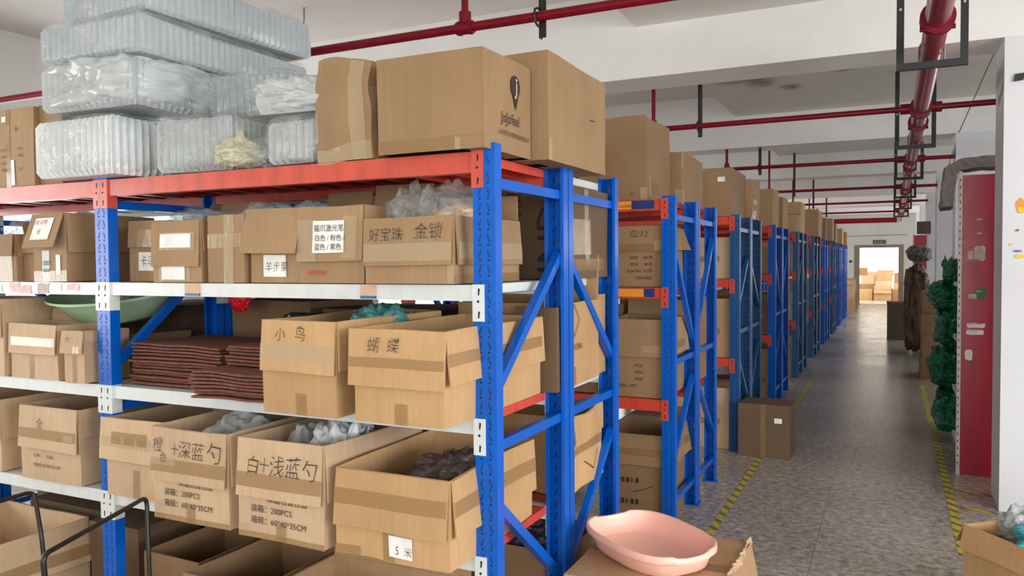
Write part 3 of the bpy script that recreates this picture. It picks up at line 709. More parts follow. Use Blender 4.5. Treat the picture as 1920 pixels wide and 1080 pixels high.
# on the top beam
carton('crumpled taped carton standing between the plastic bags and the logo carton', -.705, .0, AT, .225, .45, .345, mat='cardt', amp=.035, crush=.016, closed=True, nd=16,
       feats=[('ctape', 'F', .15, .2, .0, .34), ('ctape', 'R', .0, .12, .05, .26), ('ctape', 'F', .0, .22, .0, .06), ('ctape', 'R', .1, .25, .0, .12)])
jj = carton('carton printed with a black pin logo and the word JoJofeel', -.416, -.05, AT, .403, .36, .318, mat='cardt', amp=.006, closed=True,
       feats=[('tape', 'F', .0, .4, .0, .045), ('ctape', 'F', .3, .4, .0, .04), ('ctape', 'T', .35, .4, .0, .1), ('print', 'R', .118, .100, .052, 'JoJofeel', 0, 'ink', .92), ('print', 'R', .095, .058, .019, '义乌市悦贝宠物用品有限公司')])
# the pin logo
X_, Y_ = .2015, .18
b = MB(); pts = []
cu, cv, rr = .225-.18, .232, .036
for k in range(29):
    a = -PI*.28 + (PI*1.56)*k/28; pts.append((cu+rr*math.cos(a), cv+rr*math.sin(a)))
pts.append((cu+.004, cv-.082)); b.add([(X_+.006, p[0], p[1]) for p in pts], [tuple(range(len(pts)))])
b.build('printed_logo', M['ink'], jj)
b = MB(); 
path = [(.006, .012), (.007, -.02), (.002, -.036), (-.008, -.04)]
for a, c in zip(path, path[1:]): b.bar((X_+.0072, cu+a[0], cv+a[1]), (X_+.0072, cu+c[0], cv+c[1]), .008, .0006, (0, 1, 0))
b.build('logo_letter', M['cardp'], jj)
b = MB(); b.slab((X_+.0072, cu-.001, cv+.017), (X_+.0072, cu+.012, cv+.017), (X_+.0072, cu+.012, cv+.026), (X_+.0072, cu-.001, cv+.026), 0, 1, 1); b.build('logo_dot', M['cardp'], jj)
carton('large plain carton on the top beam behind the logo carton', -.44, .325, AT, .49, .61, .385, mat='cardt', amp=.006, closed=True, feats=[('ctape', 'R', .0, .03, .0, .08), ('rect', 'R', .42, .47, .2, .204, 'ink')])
carton('printed carton with a white stripe at the left end of the top beam', -2.74, .02, AT, .395, .5, .355, mat='cardm', closed=True,
       feats=[('tape', 'F', .19, .225, .0, .355), ('ctape', 'F', .195, .22, .2, .34), ('paper', 'F', .165, .195, .3, .325), ('print', 'F', .265, .25, .03, '¥', 0), ('print', 'F', .285, .165, .018, 'PCS'), ('print', 'F', .285, .135, .018, 'KGS'), ('print', 'F', .16, .165, .018, 'QTY:'), ('print', 'F', .16, .135, .018, 'N.W:'), ('print', 'F', .16, .105, .018, 'G.W:'), ('print', 'F', .16, .075, .018, 'MEAS:'), ('print', 'F', .285, .075, .018, 'CM'), ('paper', 'F', .228, .252, .01, .125)])
carton('carton on the top beam half hidden by the lowest plastic bag', -2.335, .04, AT, .155, .46, .362, mat='cardm', closed=True, feats=[('tape', 'F', .0, .03, .2, .36)])

# ---------------------------------------------------------------- nearest rack, rear run
y2 = FD+.03
ind = carton('dark carton with large black letters and a column of characters, behind the second shelf', -.62, y2, A2, .585, .55, .385, mat='cardk', closed=True,
       feats=[('print', 'F', .40, .06, .075, '股份有限公司', PI/2), ('print', 'F', .585, .02, .16, 'IND', PI/2), ('ctape', 'R', .0, .32, .10, .25), ('ctape', 'R', .25, .30, .05, .38), ('tape', 'R', .0, .5, .03, .08)])
carton('carton with a diamond mark and MADE IN CHINA on its aisle side', -.52, y2+.01, A3, .495, .39, .342, mat='cardo', amp=.005, flaps={'f': (.12, 176), 'b': (.2, 4)},
       feats=[('print', 'R', .03, .195, .034, 'NO:', 0, 'ink', .8), ('print', 'R', -.0, .148, .036, 'MADE IN CHINA', 0, 'ink', .62), ('lines', 'R', [(.012, .27), (.075, .335), (.14, .27), (.08, .205), (.012, .27)], .0035), ('tape', 'R', .06, .10, .0, .08)])
carton('upright carton behind the diamond-marked carton', -.55, y2+.42, A3, .5, .14, .36, mat='card', closed=True)
carton('bulging carton sagging toward the aisle, rear run bottom beam', -.50, y2+.07, A4, .468, .42, .33, mat='cardo', amp=.03, flaps={'r': (.12, 177)}, nd=10,
       feats=[('tape', 'R', .0, .42, .15, .19), ('lines', 'R', [(.14, .1), (.26, .05), (.33, .13)], .004)])
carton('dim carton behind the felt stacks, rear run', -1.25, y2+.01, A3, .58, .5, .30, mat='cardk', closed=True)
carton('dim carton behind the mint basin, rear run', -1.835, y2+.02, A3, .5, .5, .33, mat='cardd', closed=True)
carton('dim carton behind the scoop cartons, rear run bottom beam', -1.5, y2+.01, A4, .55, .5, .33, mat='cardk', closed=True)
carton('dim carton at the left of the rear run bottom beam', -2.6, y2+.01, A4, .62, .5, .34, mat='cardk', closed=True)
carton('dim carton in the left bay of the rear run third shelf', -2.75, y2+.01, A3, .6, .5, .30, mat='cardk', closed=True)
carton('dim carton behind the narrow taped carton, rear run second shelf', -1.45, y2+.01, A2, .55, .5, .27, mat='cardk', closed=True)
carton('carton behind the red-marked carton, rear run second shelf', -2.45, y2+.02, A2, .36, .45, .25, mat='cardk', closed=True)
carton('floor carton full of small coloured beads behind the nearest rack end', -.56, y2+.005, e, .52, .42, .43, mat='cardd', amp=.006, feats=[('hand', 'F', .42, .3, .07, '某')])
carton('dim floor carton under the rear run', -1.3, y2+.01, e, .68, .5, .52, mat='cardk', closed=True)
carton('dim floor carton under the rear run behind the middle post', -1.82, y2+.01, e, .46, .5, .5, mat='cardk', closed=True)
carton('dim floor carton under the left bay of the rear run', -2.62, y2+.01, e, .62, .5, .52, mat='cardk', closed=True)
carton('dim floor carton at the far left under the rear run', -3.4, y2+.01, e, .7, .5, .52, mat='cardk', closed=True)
# loose contents
o = lump('bead_heap', 'heap of small coloured beads filling the floor carton behind the rack end', 'beads', 'mixed', (-.30, y2+.215, .26), (.49, .39, .23), 5, amp=.12, sub=5); o['kind'] = 'stuff'

# ---------------------------------------------------------------- bags and loose things on the nearest rack
def bag(label, loc, size, seed, mat='film', group=None, rz=0, name='plastic_bag', cat='bag', **k):
    return lump(name, label, cat, mat, loc, size, seed, group, rz, **k)
# two-peaked clear bag in the wide carton, with its toys
t = thing('plastic_bag', 'clear two-peaked plastic bag of orange toys bulging from the wide carton', 'bag', (-.32, .16, A2+.15))
o = crumple('bag_film', M['film'], (.17, .24, .225), 31, amp=.4, parent=t, spikes=.35); o.location = (-.10, .0, 0)
o = crumple('bag_film', M['film'], (.27, .28, .225), 33, amp=.4, parent=t, spikes=.3); o.location = (.07, .02, 0)
o = crumple('toys', M['skin_toy'], (.22, .22, .13), 35, amp=.3, parent=t); o.location = (.07, .03, 0)
bag('clear film peeking out above the narrow taped carton', (-1.17, .22, A2+.2), (.16, .30, .125), 41, amp=.5, spikes=.3)
bag('clear film rumpled on top of the plain flapped carton', (-.95, .25, A2+.22), (.24, .30, .105), 42, amp=.5, spikes=.3)
bag('clear film sheet over the cartons just right of the middle post', (-1.60, .30, A2+.24), (.42, .25, .09), 43, amp=.5, spikes=.3)
bag('clear bag on the carton at the left picture edge', (-2.60, .16, A2+.19), (.15, .25, .12), 44, amp=.5, spikes=.3)
# lower rows
bag('milky plastic bags in the orange-and-deep-blue carton', (-1.20, .10, A4+.16), (.30, .40, .235), 51, 'filmw', amp=.5, spikes=.3)
bag('white plastic bag at the front of the white-and-light-blue carton', (-.70, .10, A4+.14), (.22, .32, .27), 52, 'whiteplastic', amp=.55, spikes=.4)
bag('thin clear bag at the left in the white-and-light-blue carton', (-.86, .06, A4+.12), (.14, .25, .25), 53, 'filmw', amp=.5, spikes=.4)
bag('heap of smoky clear wrappers in the large carton with ring dents', (-.235, .16, A4+.10), (.36, .50, .20), 54, 'darkpl', amp=.6, freq=3.5, sub=5)
bag('green toy lying in the carton behind the middle post', (-1.60, .20, A4+.18), (.11, .12, .13), 55, 'lime', name='toy', cat='toy', amp=.1)
bag('teal netting heaped in the carton with the bird name', (-.57, .18, A3+.20), (.24, .34, .165), 56, 'teal', name='netting', cat='netting', amp=.5, spikes=.3)
bag('dark green bag lying on the upper brown felt stack', (-1.0, .26, A3+.205), (.30, .26, .11), 57, 'dgreen', amp=.4)
bag('red plastic bag hanging behind the middle post under the white beam', (-1.60, .50, 1.39), (.13, .08, .15), 58, 'redplastic', amp=.3)
# grey box edge at the right post
carton('flat grey printed box beside the butterfly carton rim', -.20, .56, A3+.0, .18, .03, .33, mat='cardk', closed=True)

# mint basin with clear packets
t = thing('basin', 'wide mint green plastic basin on a carton behind the middle post', 'basin', (-2.225, .36, A3+.262)); t.rotation_euler = (math.radians(13), 0, 0)
def lathe(prof, seg=40, sx=1.0, sy=1.0):
    b = MB(); vs = []; fs = []
    for (r, z) in prof:
        for k in range(seg):
            a = 2*PI*k/seg; vs.append((r*math.cos(a)*sx, r*math.sin(a)*sy, z))
    for i in range(len(prof)-1):
        for k in range(seg):
            k2 = (k+1) % seg; fs.append((i*seg+k, i*seg+k2, (i+1)*seg+k2, (i+1)*seg+k))
    b.add(vs, fs); return b
q = lathe([(0.001, 0), (.20, 0), (.25, .02), (.33, .11), (.355, .135), (.372, .137), (.372, .125), (.366, .125), (.352, .128), (.322, .10), (.24, .012), (.001, .008)], 44, 1.0, .74)
q.build('bowl', M['bgreen'], t, 50)
bag('clear packets heaped in the mint basin', (-2.16, .33, A3+.275), (.42, .32, .13), 61, 'filmw', amp=.5, spikes=.2, name='plastic_packets', cat='packets')
# brown felt sheets
def felt(x0, x1, y0, y1, z, n, word, seed, rot):
    for i in range(n):
        t_ = .0135; b = MB(); dx = R.uniform(-.012, .012); dy = R.uniform(-.012, .012); nx = 14
        b.slab((x0+dx, y0+dy, z+t_*i+.009), (x1+dx, y0+dy, z+t_*i+.009), (x1+dx, y1+dy, z+t_*i+.009), (x0+dx, y1+dy, z+t_*i+.009), .0085, nx, 6)
        o = Vector((seed, i*.16, seed*2))
        b.v = [p + Vector((0, 0, .0075*noise.noise(Vector((p.x*5, p.y*5, 0))+o)+.0045)) for p in b.v]
        if i == 0: b.v = [Vector((p.x, p.y, max(p.z, z))) for p in b.v]
        lab = 'brown felt sheet in the %s, %s' % (word, ('topmost', 'second from top', 'third from top', 'fourth from top', 'fifth from top', 'sixth from top', 'seventh from top', 'eighth from top', 'ninth from top', 'tenth from top', 'eleventh from top', 'second from bottom', 'bottom one')[n-1-i if not (n == 13 and i < 2) else 12-i] if i or n == 13 else 'bottom one')
        tag(b.build('felt_sheet', M['felt'], None, 60), lab, 'felt sheet', 'brown felt sheets in the %s' % word)
felt(-1.79, -1.275, .06, .46, A3, 13, 'tall stack right of the middle post', 3, 0)
felt(-1.255, -.83, -.10, .27, A3, 8, 'low stack at the shelf edge', 5, 0)
felt(-1.20, -.83, .03, .40, A3+.112, 6, 'small stack on the low stack', 8, 0)

# plastic-wrapped stacks on the top beam
PB = 'plastic-bagged stacks on the top beam'
def tray_bag(label, loc, size, rz, seed, ribs, film='film', core='trays', puff=.02, power=.85, tail=None, wr=.10):
    t = thing('bagged_plastic_stack', label, 'bagged goods', loc, rz, PB)
    sx, sy, sz = size
    n_x = max(2, int(sx/.036)); n_y = max(2, int(sy/.036))
    # the nested trays: a ribbed, round-cornered block
    prof = []; L = []
    def side(a, bb, n):
        for k in range(n):
            for q, d in ((0, 0), (.3, .011), (.5, .014), (.7, .011)):
                u = (k+q)/n; L.append((a[0]+(bb[0]-a[0])*u, a[1]+(bb[1]-a[1])*u, d if ribs else 0))
    X, Y = sx/2-.012, sy/2-.012
    side((-X, -Y), (X, -Y), n_x); side((X, -Y), (X, Y), n_y); side((X, Y), (-X, Y), n_x); side((-X, Y), (-X, -Y), n_y)
    b = MB(); vs = []; N = len(L); levels = [0, .10, .5, .9, 1.0] if ribs else [0, .33, .66, 1.0]
    for j, q in enumerate(levels):
        ins = .018 if q in (0, 1.0) else 0
        for (x, y, d) in L:
            l = math.hypot(x, y); k = 1 - (d+ins)/max(.05, l); vs.append((x*k, y*k, .006+q*(sz-.018)))
    fs = []
    for j in range(len(levels)-1):
        for k in range(N):
            k2 = (k+1) % N; fs.append((j*N+k, j*N+k2, (j+1)*N+k2, (j+1)*N+k))
    fs.append(tuple(range(N))[::-1]); fs.append(tuple((len(levels)-1)*N+k for k in range(N)))
    b.add(vs, fs); b.build('trays', M[core], t, 35)
    f = crumple('bag_film', M[film], (sx+puff*2, sy+puff*2, sz+puff), seed, amp=wr, sub=5, parent=t, power=power, freq=2.0); f.location = (0, 0, -.001)
    if tail:
        g = crumple('bag_neck', M['film'], tail[1], seed+3, amp=.5, parent=t, spikes=.2); g.location = tail[0]
    return t
tray_bag('bright white bagged stack at the lower left of the plastic pile, over the middle post', (-1.90, .14, AT), (.50, .52, .255), 0, 71, True, 'film', 'whiteplastic', tail=((-.30, -.02, 0), (.20, .3, .2)))
tray_bag('ribbed clear bagged stack, lower row behind the bright white one', (-1.62, .70, AT), (.52, .50, .26), 0, 72, True, 'film', 'trays')
tray_bag('bagged cup stack in the middle of the lower row', (-1.36, .20, AT), (.40, .40, .23), .1, 73, True, 'film', 'trays')
tray_bag('small bagged cup stack at the right end of the lower row', (-.835, .16, AT), (.24, .34, .175), -.05, 74, True, 'film', 'trays', tail=((-.16, -.1, 0), (.16, .2, .13)))
tray_bag('puffy bagged stack in the middle row with gathered left corner', (-1.83, .22, AT+.272), (.56, .66, .205), .05, 75, True, 'filmw', 'trays', puff=.03, wr=.2)
tray_bag('bagged stack in the middle row behind the puffy one', (-1.42, .62, AT+.276), (.46, .60, .20), .12, 76, True, 'film', 'trays')
tray_bag('loose bag of clear lids at the right end of the middle row', (-.86, .18, AT+.19), (.34, .36, .125), .1, 77, False, 'filmw', 'trays', puff=.03, power=.5, wr=.3)
tray_bag('big sharp-cornered milky bagged block near the top of the pile', (-1.86, .45, AT+.49), (.60, 1.06, .17), .02, 78, True, 'film', 'blocks', puff=.008, power=1.0, wr=.025)
tray_bag('topmost milky bagged block of the plastic pile, cut by the picture top', (-1.82, .48, AT+.672), (.56, .98, .19), -.05, 79, True, 'film', 'blocks', puff=.010, power=1.0, wr=.035)
bag('yellowed crumpled bag hanging over the red beam in the plastic pile', (-1.10, .00, AT), (.22, .20, .15), 81, 'filmy', amp=.5, spikes=.4)
bag('yellowish crumpled bag between the lower right cup stacks', (-1.05, .28, AT), (.20, .24, .22), 82, 'filmy', amp=.5, spikes=.4)

# platform trolley with two bent tube handles, before the bottom row
t = thing('trolley', 'black trolley with two bent tube handles before the bottom cartons', 'trolley', (-1.53, -.52, 0), 0)
def U(pts): return [Vector(p)-Vector((-1.53, -.52, 0)) for p in pts]
def bend(pts, r=.035, n=5):
    out = [Vector(pts[0])]
    for a, p, c in zip(pts, pts[1:], pts[2:]):
        a, p, c = Vector(a), Vector(p), Vector(c); d1 = (a-p).normalized(); d2 = (c-p).normalized()
        s0 = p+d1*r; s1 = p+d2*r
        for k in range(n+1):
            u = k/n; out.append(s0*(1-u)**2 + p*2*u*(1-u) + s1*u*u)
    out.append(Vector(pts[-1])); return out
h1 = U([(-1.36, -.22, .06), (-1.385, -.205, .52), (-1.42, -.18, .725), (-1.195, -.74, .725), (-1.21, -.715, .52), (-1.23, -.70, .06)])
h2 = U([(-1.82, -.30, .06), (-1.86, -.31, .55), (-1.93, -.29, .715), (-1.90, -.74, .715), (-1.84, -.73, .55), (-1.80, -.72, .06)])
for h in (h1, h2):
    b = MB(); b.tube(bend(h), .0085, 10); b.build('handle', M['rod'], t, 60)
b = MB()
dk = U([(-1.82, -.30, .06), (-1.36, -.22, .06), (-1.23, -.70, .06), (-1.80, -.72, .06)])
b.slab(dk[3], dk[2], dk[1], dk[0], .02, 2, 2); b.v = [p+Vector((0, 0, .02)) for p in b.v]; b.build('deck', M['rod'], t)
for p in dk:
    b = MB(); c = (Vector(p)*.88); b.tube([(c.x-.012, c.y, .028), (c.x+.012, c.y, .028)], .028, 14); b.build('wheel', M['black'], t, 50)

# ---------------------------------------------------------------- second rack
y2 = RY[1]+.035
carton('carton with upside-down QTY print and a handwritten flap, second rack middle shelf', -.475, y2, ZR[1]+e, .392, .50, .365, mat='cardt', flaps={'f': (.15, 177), 'r': (.15, 160)},
       feats=[('hand', 'f', .19, .085, .055, '02:12'), ('tape', 'f', .0, .39, .0, .045), ('print', 'F', .33, .062, .026, 'ITEM NO.', PI), ('print', 'F', .33, .105, .026, 'QTY: 100 PCS', PI), ('print', 'F', .33, .145, .026, 'G.W     KGS', PI), ('print', 'F', .33, .185, .026, 'N.W     KGS', PI), ('ctape', 'f', .34, .39, .0, .06)])
carton('open carton printed PCS KGS KGS CM on the second rack lower shelf', -.46, y2, ZR[0]+e, .385, .50, .472, mat='cardm', flaps={'f': (.225, 177), 'r': (.22, 172), 'b': (.1, 10)}, 
       feats=[('print', 'F', .205, .185, .028, 'PCS'), ('print', 'F', .205, .145, .028, 'KGS'), ('print', 'F', .205, .105, .028, 'KGS'), ('print', 'F', .09, .062, .026, 'MEAS:  CM'), ('ctape', 'f', .25, .38, .03, .07), ('tape', 'r', .0, .4, .03, .08)])
carton('open floor carton with a split corner flap under the second rack', -.47, y2, e, .392, .55, .56, mat='cardt', flaps={'f': (.19, 177), 'r': (.19, 168), 'l': (.12, 178)},
       feats=[('tape', 'f', .0, .39, .06, .105), ('tape', 'r', .0, .5, .06, .1), ('print', 'F', .04, .26, .03, '▌▌▎▌▌▎▌'), ('print', 'F', .04, .13, .03, '▌▎▌▌▎▌▌'), ('lines', 'F', [(.2, .2), (.27, .22), (.33, .25)], .003)])
carton('dim carton standing behind the KGS carton row, second rack lower shelf', -.92, y2+.05, ZR[0]+e, .43, .45, .44, mat='cardd', flaps={'b': (.1, 20)})
carton('open-topped carton holding pinkish film, second rack lower shelf at the back', -.55, y2+.62, ZR[0]+e, .5, .45, .57, mat='cardd', flaps={'l': (.1, 20)})
carton('dim carton to the left on the second rack middle shelf', -.95, y2+.02, ZR[1]+e, .44, .45, .36, mat='cardd', closed=True)
carton('carton at the aisle end of the second rack rear run, middle shelf', -.50, y2+.60, ZR[1]+e, .40, .5, .40, mat='card', closed=True, feats=[('tape', 'F', .0, .4, .15, .2)])
carton('carton on the floor at the aisle end of the second rack rear run', -.50, y2+.60, e, .41, .45, .55, mat='cardp', closed=True, feats=[('tape', 'R', .0, .4, .2, .25)])
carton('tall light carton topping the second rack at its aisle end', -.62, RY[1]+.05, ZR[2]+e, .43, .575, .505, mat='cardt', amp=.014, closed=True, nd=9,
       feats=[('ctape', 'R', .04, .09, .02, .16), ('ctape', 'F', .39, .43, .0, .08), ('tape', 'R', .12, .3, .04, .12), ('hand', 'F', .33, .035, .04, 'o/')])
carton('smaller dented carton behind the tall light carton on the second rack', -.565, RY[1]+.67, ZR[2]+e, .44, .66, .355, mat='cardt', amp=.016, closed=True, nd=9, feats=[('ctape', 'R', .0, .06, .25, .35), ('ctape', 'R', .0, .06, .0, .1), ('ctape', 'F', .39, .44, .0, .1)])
for i in range(3):
    carton('dim carton %s on the second rack' % ('left of the tall light carton on top', 'far left on the lower shelf', 'far left on the middle shelf')[i], (-1.15, -1.50, -1.52)[i], y2+.02, (ZR[2], ZR[0], ZR[1])[i]+e, .5, .5, (.4, .4, .38)[i], mat='cardd', closed=True)

# ---------------------------------------------------------------- racks farther along the aisle
SH = ['floor', 'lower shelf', 'middle shelf', 'top shelf']
def far_box(k, lev, side, xr, w, d, h, mat, how, dy=.02, closed=True, feats=(), amp=.006, flaps=None, nd=4):
    z = (0, ZR[0], ZR[1], ZR[2])[lev]+e
    lab = '%s on the %s of the %s rack, %s run' % (how, SH[lev], ORD[k], ('front', 'rear')[side])
    if lev == 0: lab = '%s under the lower shelf of the %s rack, %s run' % (how, ORD[k], ('front', 'rear')[side])
    return carton(lab, xr-w, RY[k]+.62*side+dy, z, w, d, h, mat=mat, closed=closed, feats=feats, amp=amp, flaps=flaps, nd=nd, group='cartons on the far racks')
far_box(2, 3, 0, -.072, .44, .71, .405, 'cardd', 'square carton with a white label', feats=[('paper', 'F', .33, .39, .29, .33)], dy=.0)
far_box(2, 3, 1, -.02, .40, .42, .385, 'card', 'tape-banded bulging carton', dy=.14, amp=.03, feats=[('ctape', 'R', .0, .2, .14, .24), ('ctape', 'R', .0, .2, .0, .08)], nd=8)
far_box(3, 3, 0, -.035, .42, .50, .41, 'card', 'smooth tall carton', dy=.0)
far_box(3, 3, 1, .0, .42, .5, .36, 'cardo', 'taped carton', feats=[('ctape', 'R', .0, .3, .14, .2), ('ctape', 'R', .0, .08, .14, .3)], dy=-.03)
far_box(4, 3, 0, .02, .45, .58, .42, 'cardo', 'double carton with shiny edge tape', feats=[('ctape', 'F', .37, .45, .0, .24), ('rect', 'F', .0, .45, .25, .255, 'ink')], dy=.02)
far_box(5, 3, 0, .06, .55, .8, .45, 'card', 'wide bulging carton', amp=.02, dy=.03, feats=[('ctape', 'F', .12, .16, .0, .45)])
far_box(6, 3, 0, .0, .5, .58, .42, 'cardd', 'dark carton'); far_box(6, 3, 1, .08, .4, .5, .44, 'cardp', 'pale carton')
far_box(7, 3, 0, .04, .5, .58, .40, 'cardd', 'plain carton'); far_box(8, 3, 0, .05, .5, .58, .38, 'card', 'plain carton'); far_box(9, 3, 0, .02, .5, .58, .36, 'cardd', 'plain carton')
far_box(3, 3, 1, -.44, .5, .5, .55, 'cardk', 'dark high carton', dy=.02)
kinds = [('card', 'plain carton'), ('cardd', 'brown carton'), ('cardp', 'pale carton'), ('cardk', 'dim carton')]
for k in range(2, 10):
    for lev in (0, 1, 2):
        m_, how = kinds[(k*3+lev*2) % 4]
        h_ = (.62, .50, .40)[lev] - .05*((k+lev) % 3)
        far_box(k, lev, 0, -.095, .42+.03*(k % 3), .52, h_, m_, how, dy=.05, feats=[('tape', 'F', .0, .4, h_*.4, h_*.4+.05)] if k < 4 else ())
        if k < 7:
            far_box(k, lev, 1, -.10, .42, .50, h_-.04, kinds[(k+lev+1) % 4][0], kinds[(k+lev+1) % 4][1], dy=.055)
    if k < 5:
        for lev in (1, 2):
            far_box(k, lev, 0, -.62, .5, .5, .40, 'cardd', 'second carton from the aisle', dy=.05)

# ---------------------------------------------------------------- the aisle
carton('closed carton with a small white label standing alone in the aisle by the third rack', .012, 4.385, e, .405, .335, .43, mat='cardk', closed=True,
       feats=[('tape', 'T', .17, .225, .0, .335), ('paper', 'F', .285, .345, .285, .325), ('tape', 'F', .175, .215, .0, .43)])
cb = carton('worn carton with a torn pale flap edge carrying the pink tray', .075, .36, e, .545, .62, .483, rz=-.03, mat='card', amp=.014, closed=True, nd=9,
       feats=[('tape', 'T', .0, .54, .26, .33), ('tape', 'T', .30, .35, .0, .62), ('ctape', 'T', .02, .1, .0, .1)], flaps={'r': (.16, 165)})
b = MB()
for i in range(14):
    y = -.30+.044*i; b.slab((.279, y, .470), (.281+R.uniform(.0, .012), y+.05, .470), (.277+R.uniform(.0, .014), y+.046, .488+R.uniform(0, .018)), (.274, y, .486+R.uniform(0, .016)), .003, 3, 2)
b.warp(.006, 9, 3).build('torn_edge', M['cardp'], cb, 40)

# pink tray: rounded rectangle with dipped long-axis ends and an outward lip
def tray():
    t = thing('litter_tray', 'pink plastic tray with a rolled rim lying on the worn carton', 'tray', (.318, .655, .4915), math.radians(-38))
    seg = 96
    def ring(a, bb, z, p=2.9, dip=0.0):
        out = []
        for k in range(seg):
            th = 2*PI*k/seg; c, s_ = math.cos(th), math.sin(th)
            x = a*abs(c)**(2/p)*(1 if c >= 0 else -1); y = bb*abs(s_)**(2/p)*(1 if s_ >= 0 else -1)
            d = dip*max(0, 1-(abs(y)/(bb*.42))**2)**.5*min(1, max(0, (abs(x)/a-.6)/.2))
            out.append((x, y, z-d))
        return out
    A, B_ = .268, .192
    rings = [ring(A*.84, B_*.80, .0), ring(A*.87, B_*.84, .006), ring(A*.915, B_*.90, .040), ring(A*.95, B_*.945, .060), ring(A*.957, B_*.952, .062, dip=.008), ring(A*1.0, B_*1.0, .062, dip=.008), ring(A*1.005, B_*1.007, .068, dip=.009), ring(A*1.0, B_*1.0, .084, dip=.012), ring(A*.985, B_*.98, .087, dip=.012), ring(A*.958, B_*.948, .085, dip=.012),
             ring(A*.94, B_*.925, .066, dip=.006), ring(A*.90, B_*.88, .040), ring(A*.86, B_*.82, .010), ring(A*.83, B_*.785, .005)]
    b = MB(); vs = [p for r in rings for p in r]; fs = []
    for i in range(len(rings)-1):
        for k in range(seg):
            k2 = (k+1) % seg; fs.append((i*seg+k, i*seg+k2, (i+1)*seg+k2, (i+1)*seg+k))
    fs.append(tuple(range(seg))[::-1]); fs.append(tuple((len(rings)-1)*seg+k for k in range(seg)))
    b.add(vs, fs); b.build('pan', M['pink'], t, 50)
tray()

carton('open carton with outward flaps and silver-teal packets before the white pillar', 1.45, 1.77, e, .36, .46, .42, rz=math.radians(-50), mat='cardo', flaps={'f': (.105, 168), 'l': (.105, 150), 'b': (.08, 30), 'r': (.1, 170)}, amp=.006)
bag('crumpled silver bag in the open carton before the white pillar', (1.70, 1.90, .30), (.26, .20, .21), 91, 'chrome', amp=.5, spikes=.3)
for i in range(5):
    lump('packet', ('flat teal packet, %s in the open carton before the white pillar' % ('nearest the pillar', 'second from the pillar', 'middle one', 'nearest the front flap', 'topmost')[i]), 'packet', 'tealp', (1.83-.035*i+.02*(i == 4), 1.80-.055*i+.12*(i == 4), .335+.018*i), (.24, .17, .05), 100+i, 'teal packets in the open carton', .4*i, amp=.25, power=.6)

# hazard tape on the floor
def strip(name, label, pts, w, group=None):
    b = MB()
    for a, c in zip(pts, pts[1:]):
        a = Vector((a[0], a[1], .0012)); c = Vector((c[0], c[1], .0012)); d = (c-a).normalized(); s_ = Vector((-d.y, d.x, 0))*w/2
        n = max(2, int((c-a).length/.15)); b.slab(a-s_, c-s_, c+s_, a+s_, 0, n, 2)
    b.v = [p + Vector((.012*noise.noise(Vector((0, p.y*1.7, 3))), 0, 0)) for p in b.v]
    return tag(b.build(name, M['haz']), label, 'floor tape', group)
strip('floor_tape', 'yellow hazard tape line on the floor along the rack side of the aisle', [(.19, 2.0), (.19, 9.0)], .05)
strip('floor_tape', 'yellow hazard tape line on the floor along the pillar side of the aisle', [(1.515, 2.6), (1.505, 9.0)], .055)
strip('floor_tape', 'short yellow hazard tape strip crossing to the white pillar', [(1.545, 3.98), (1.77, 3.93)], .04)
strip('floor_tape', 'second short hazard tape strip below the crossing one', [(1.545, 3.55), (1.77, 3.50)], .05)

# ---------------------------------------------------------------- pipes
def coupling(b, c, axis, r, ln):
    d = Vector(axis); c = Vector(c)
    b.tube([c-d*ln/2, c+d*ln/2], r, 20); 
    for s_ in (-.33, .33): b.tube([c+d*ln*(s_-.08), c+d*ln*(s_+.08)], r*1.10, 20)
PZ, PX = 2.75, 1.335
t = thing('sprinkler_main', 'thick crimson sprinkler main running the length of the ceiling over the aisle', 'pipe', (PX, 10.0, PZ))
b = MB(); b.tube([(0, YB-10+.01, 0), (0, 13.2, 0)], .056, 28); b.build('pipe', M['pipe'], t, 40)
BY = [-2.3, 1.11, 4.45, 7.80, 11.55, 15.05, 18.6]
for y in BY:
    b = MB(); coupling(b, (0, y-10, 0), (0, 1, 0), .071, .16); b.tube([(-.14, y-10, 0), (.14, y-10, 0)], .040, 18); b.build('tee', M['pipe'], t, 40)
for y in (2.0, 5.15, 8.6, 12.4, 16.0, 20.0):
    b = MB(); coupling(b, (0, y-10, 0), (0, 1, 0), .070, .09); b.tube([(-.075, y-10, -.045), (.075, y-10, -.045)], .012, 8); b.build('coupling', M['pipe'], t, 40)
for i, y in enumerate(BY):
    for side in (0, 1):
        if side and (y > 16 or i == 1): continue
        lab = '%s branch pipe, %s counted from the camera' % (('crimson sprinkler', 'short crimson pillar-side')[side], ('hidden', 'first', 'second', 'third', 'fourth', 'fifth', 'sixth')[i])
        if i == 0: continue
        t = thing('sprinkler_branch', lab, 'pipe', ((-1.5, 1.6)[side], y, PZ), 0, 'sprinkler branch pipes')
        x0 = (-4.9, 1.475)[side]; x1 = (1.195, 3.2 if i == 2 else 1.768)[side]
        ox = (-1.5, 1.6)[side]
        b = MB(); b.tube([(x0-ox, 0, 0), (x1-ox, 0, 0)], .0225, 16); b.build('pipe', M['pipe'], t, 40)
        if not side:
            for rx in (-.72, -3.4):
                q = MB(); coupling(q, (rx-ox, 0, 0), (1, 0, 0), .032, .085); q.tube([(rx-ox, 0, .02), (rx-ox, 0, .075)], .03, 16); f = q.build('tee', M['pipe'], t, 40)
                if not any(yb-.1 < y < yb+.5 for yb in BEAMS):
                    q = MB(); q.tube([(rx-ox, 0, .03), (rx-ox, 0, ZC-PZ-.002)], .017, 12); q.build('riser', M['pipe'], t, 40)
                else:
                    q = MB(); q.tube([(rx-ox, 0, .03), (rx-ox, 0, 3.0-PZ-.002)], .017, 12); q.build('riser', M['pipe'], t, 40)
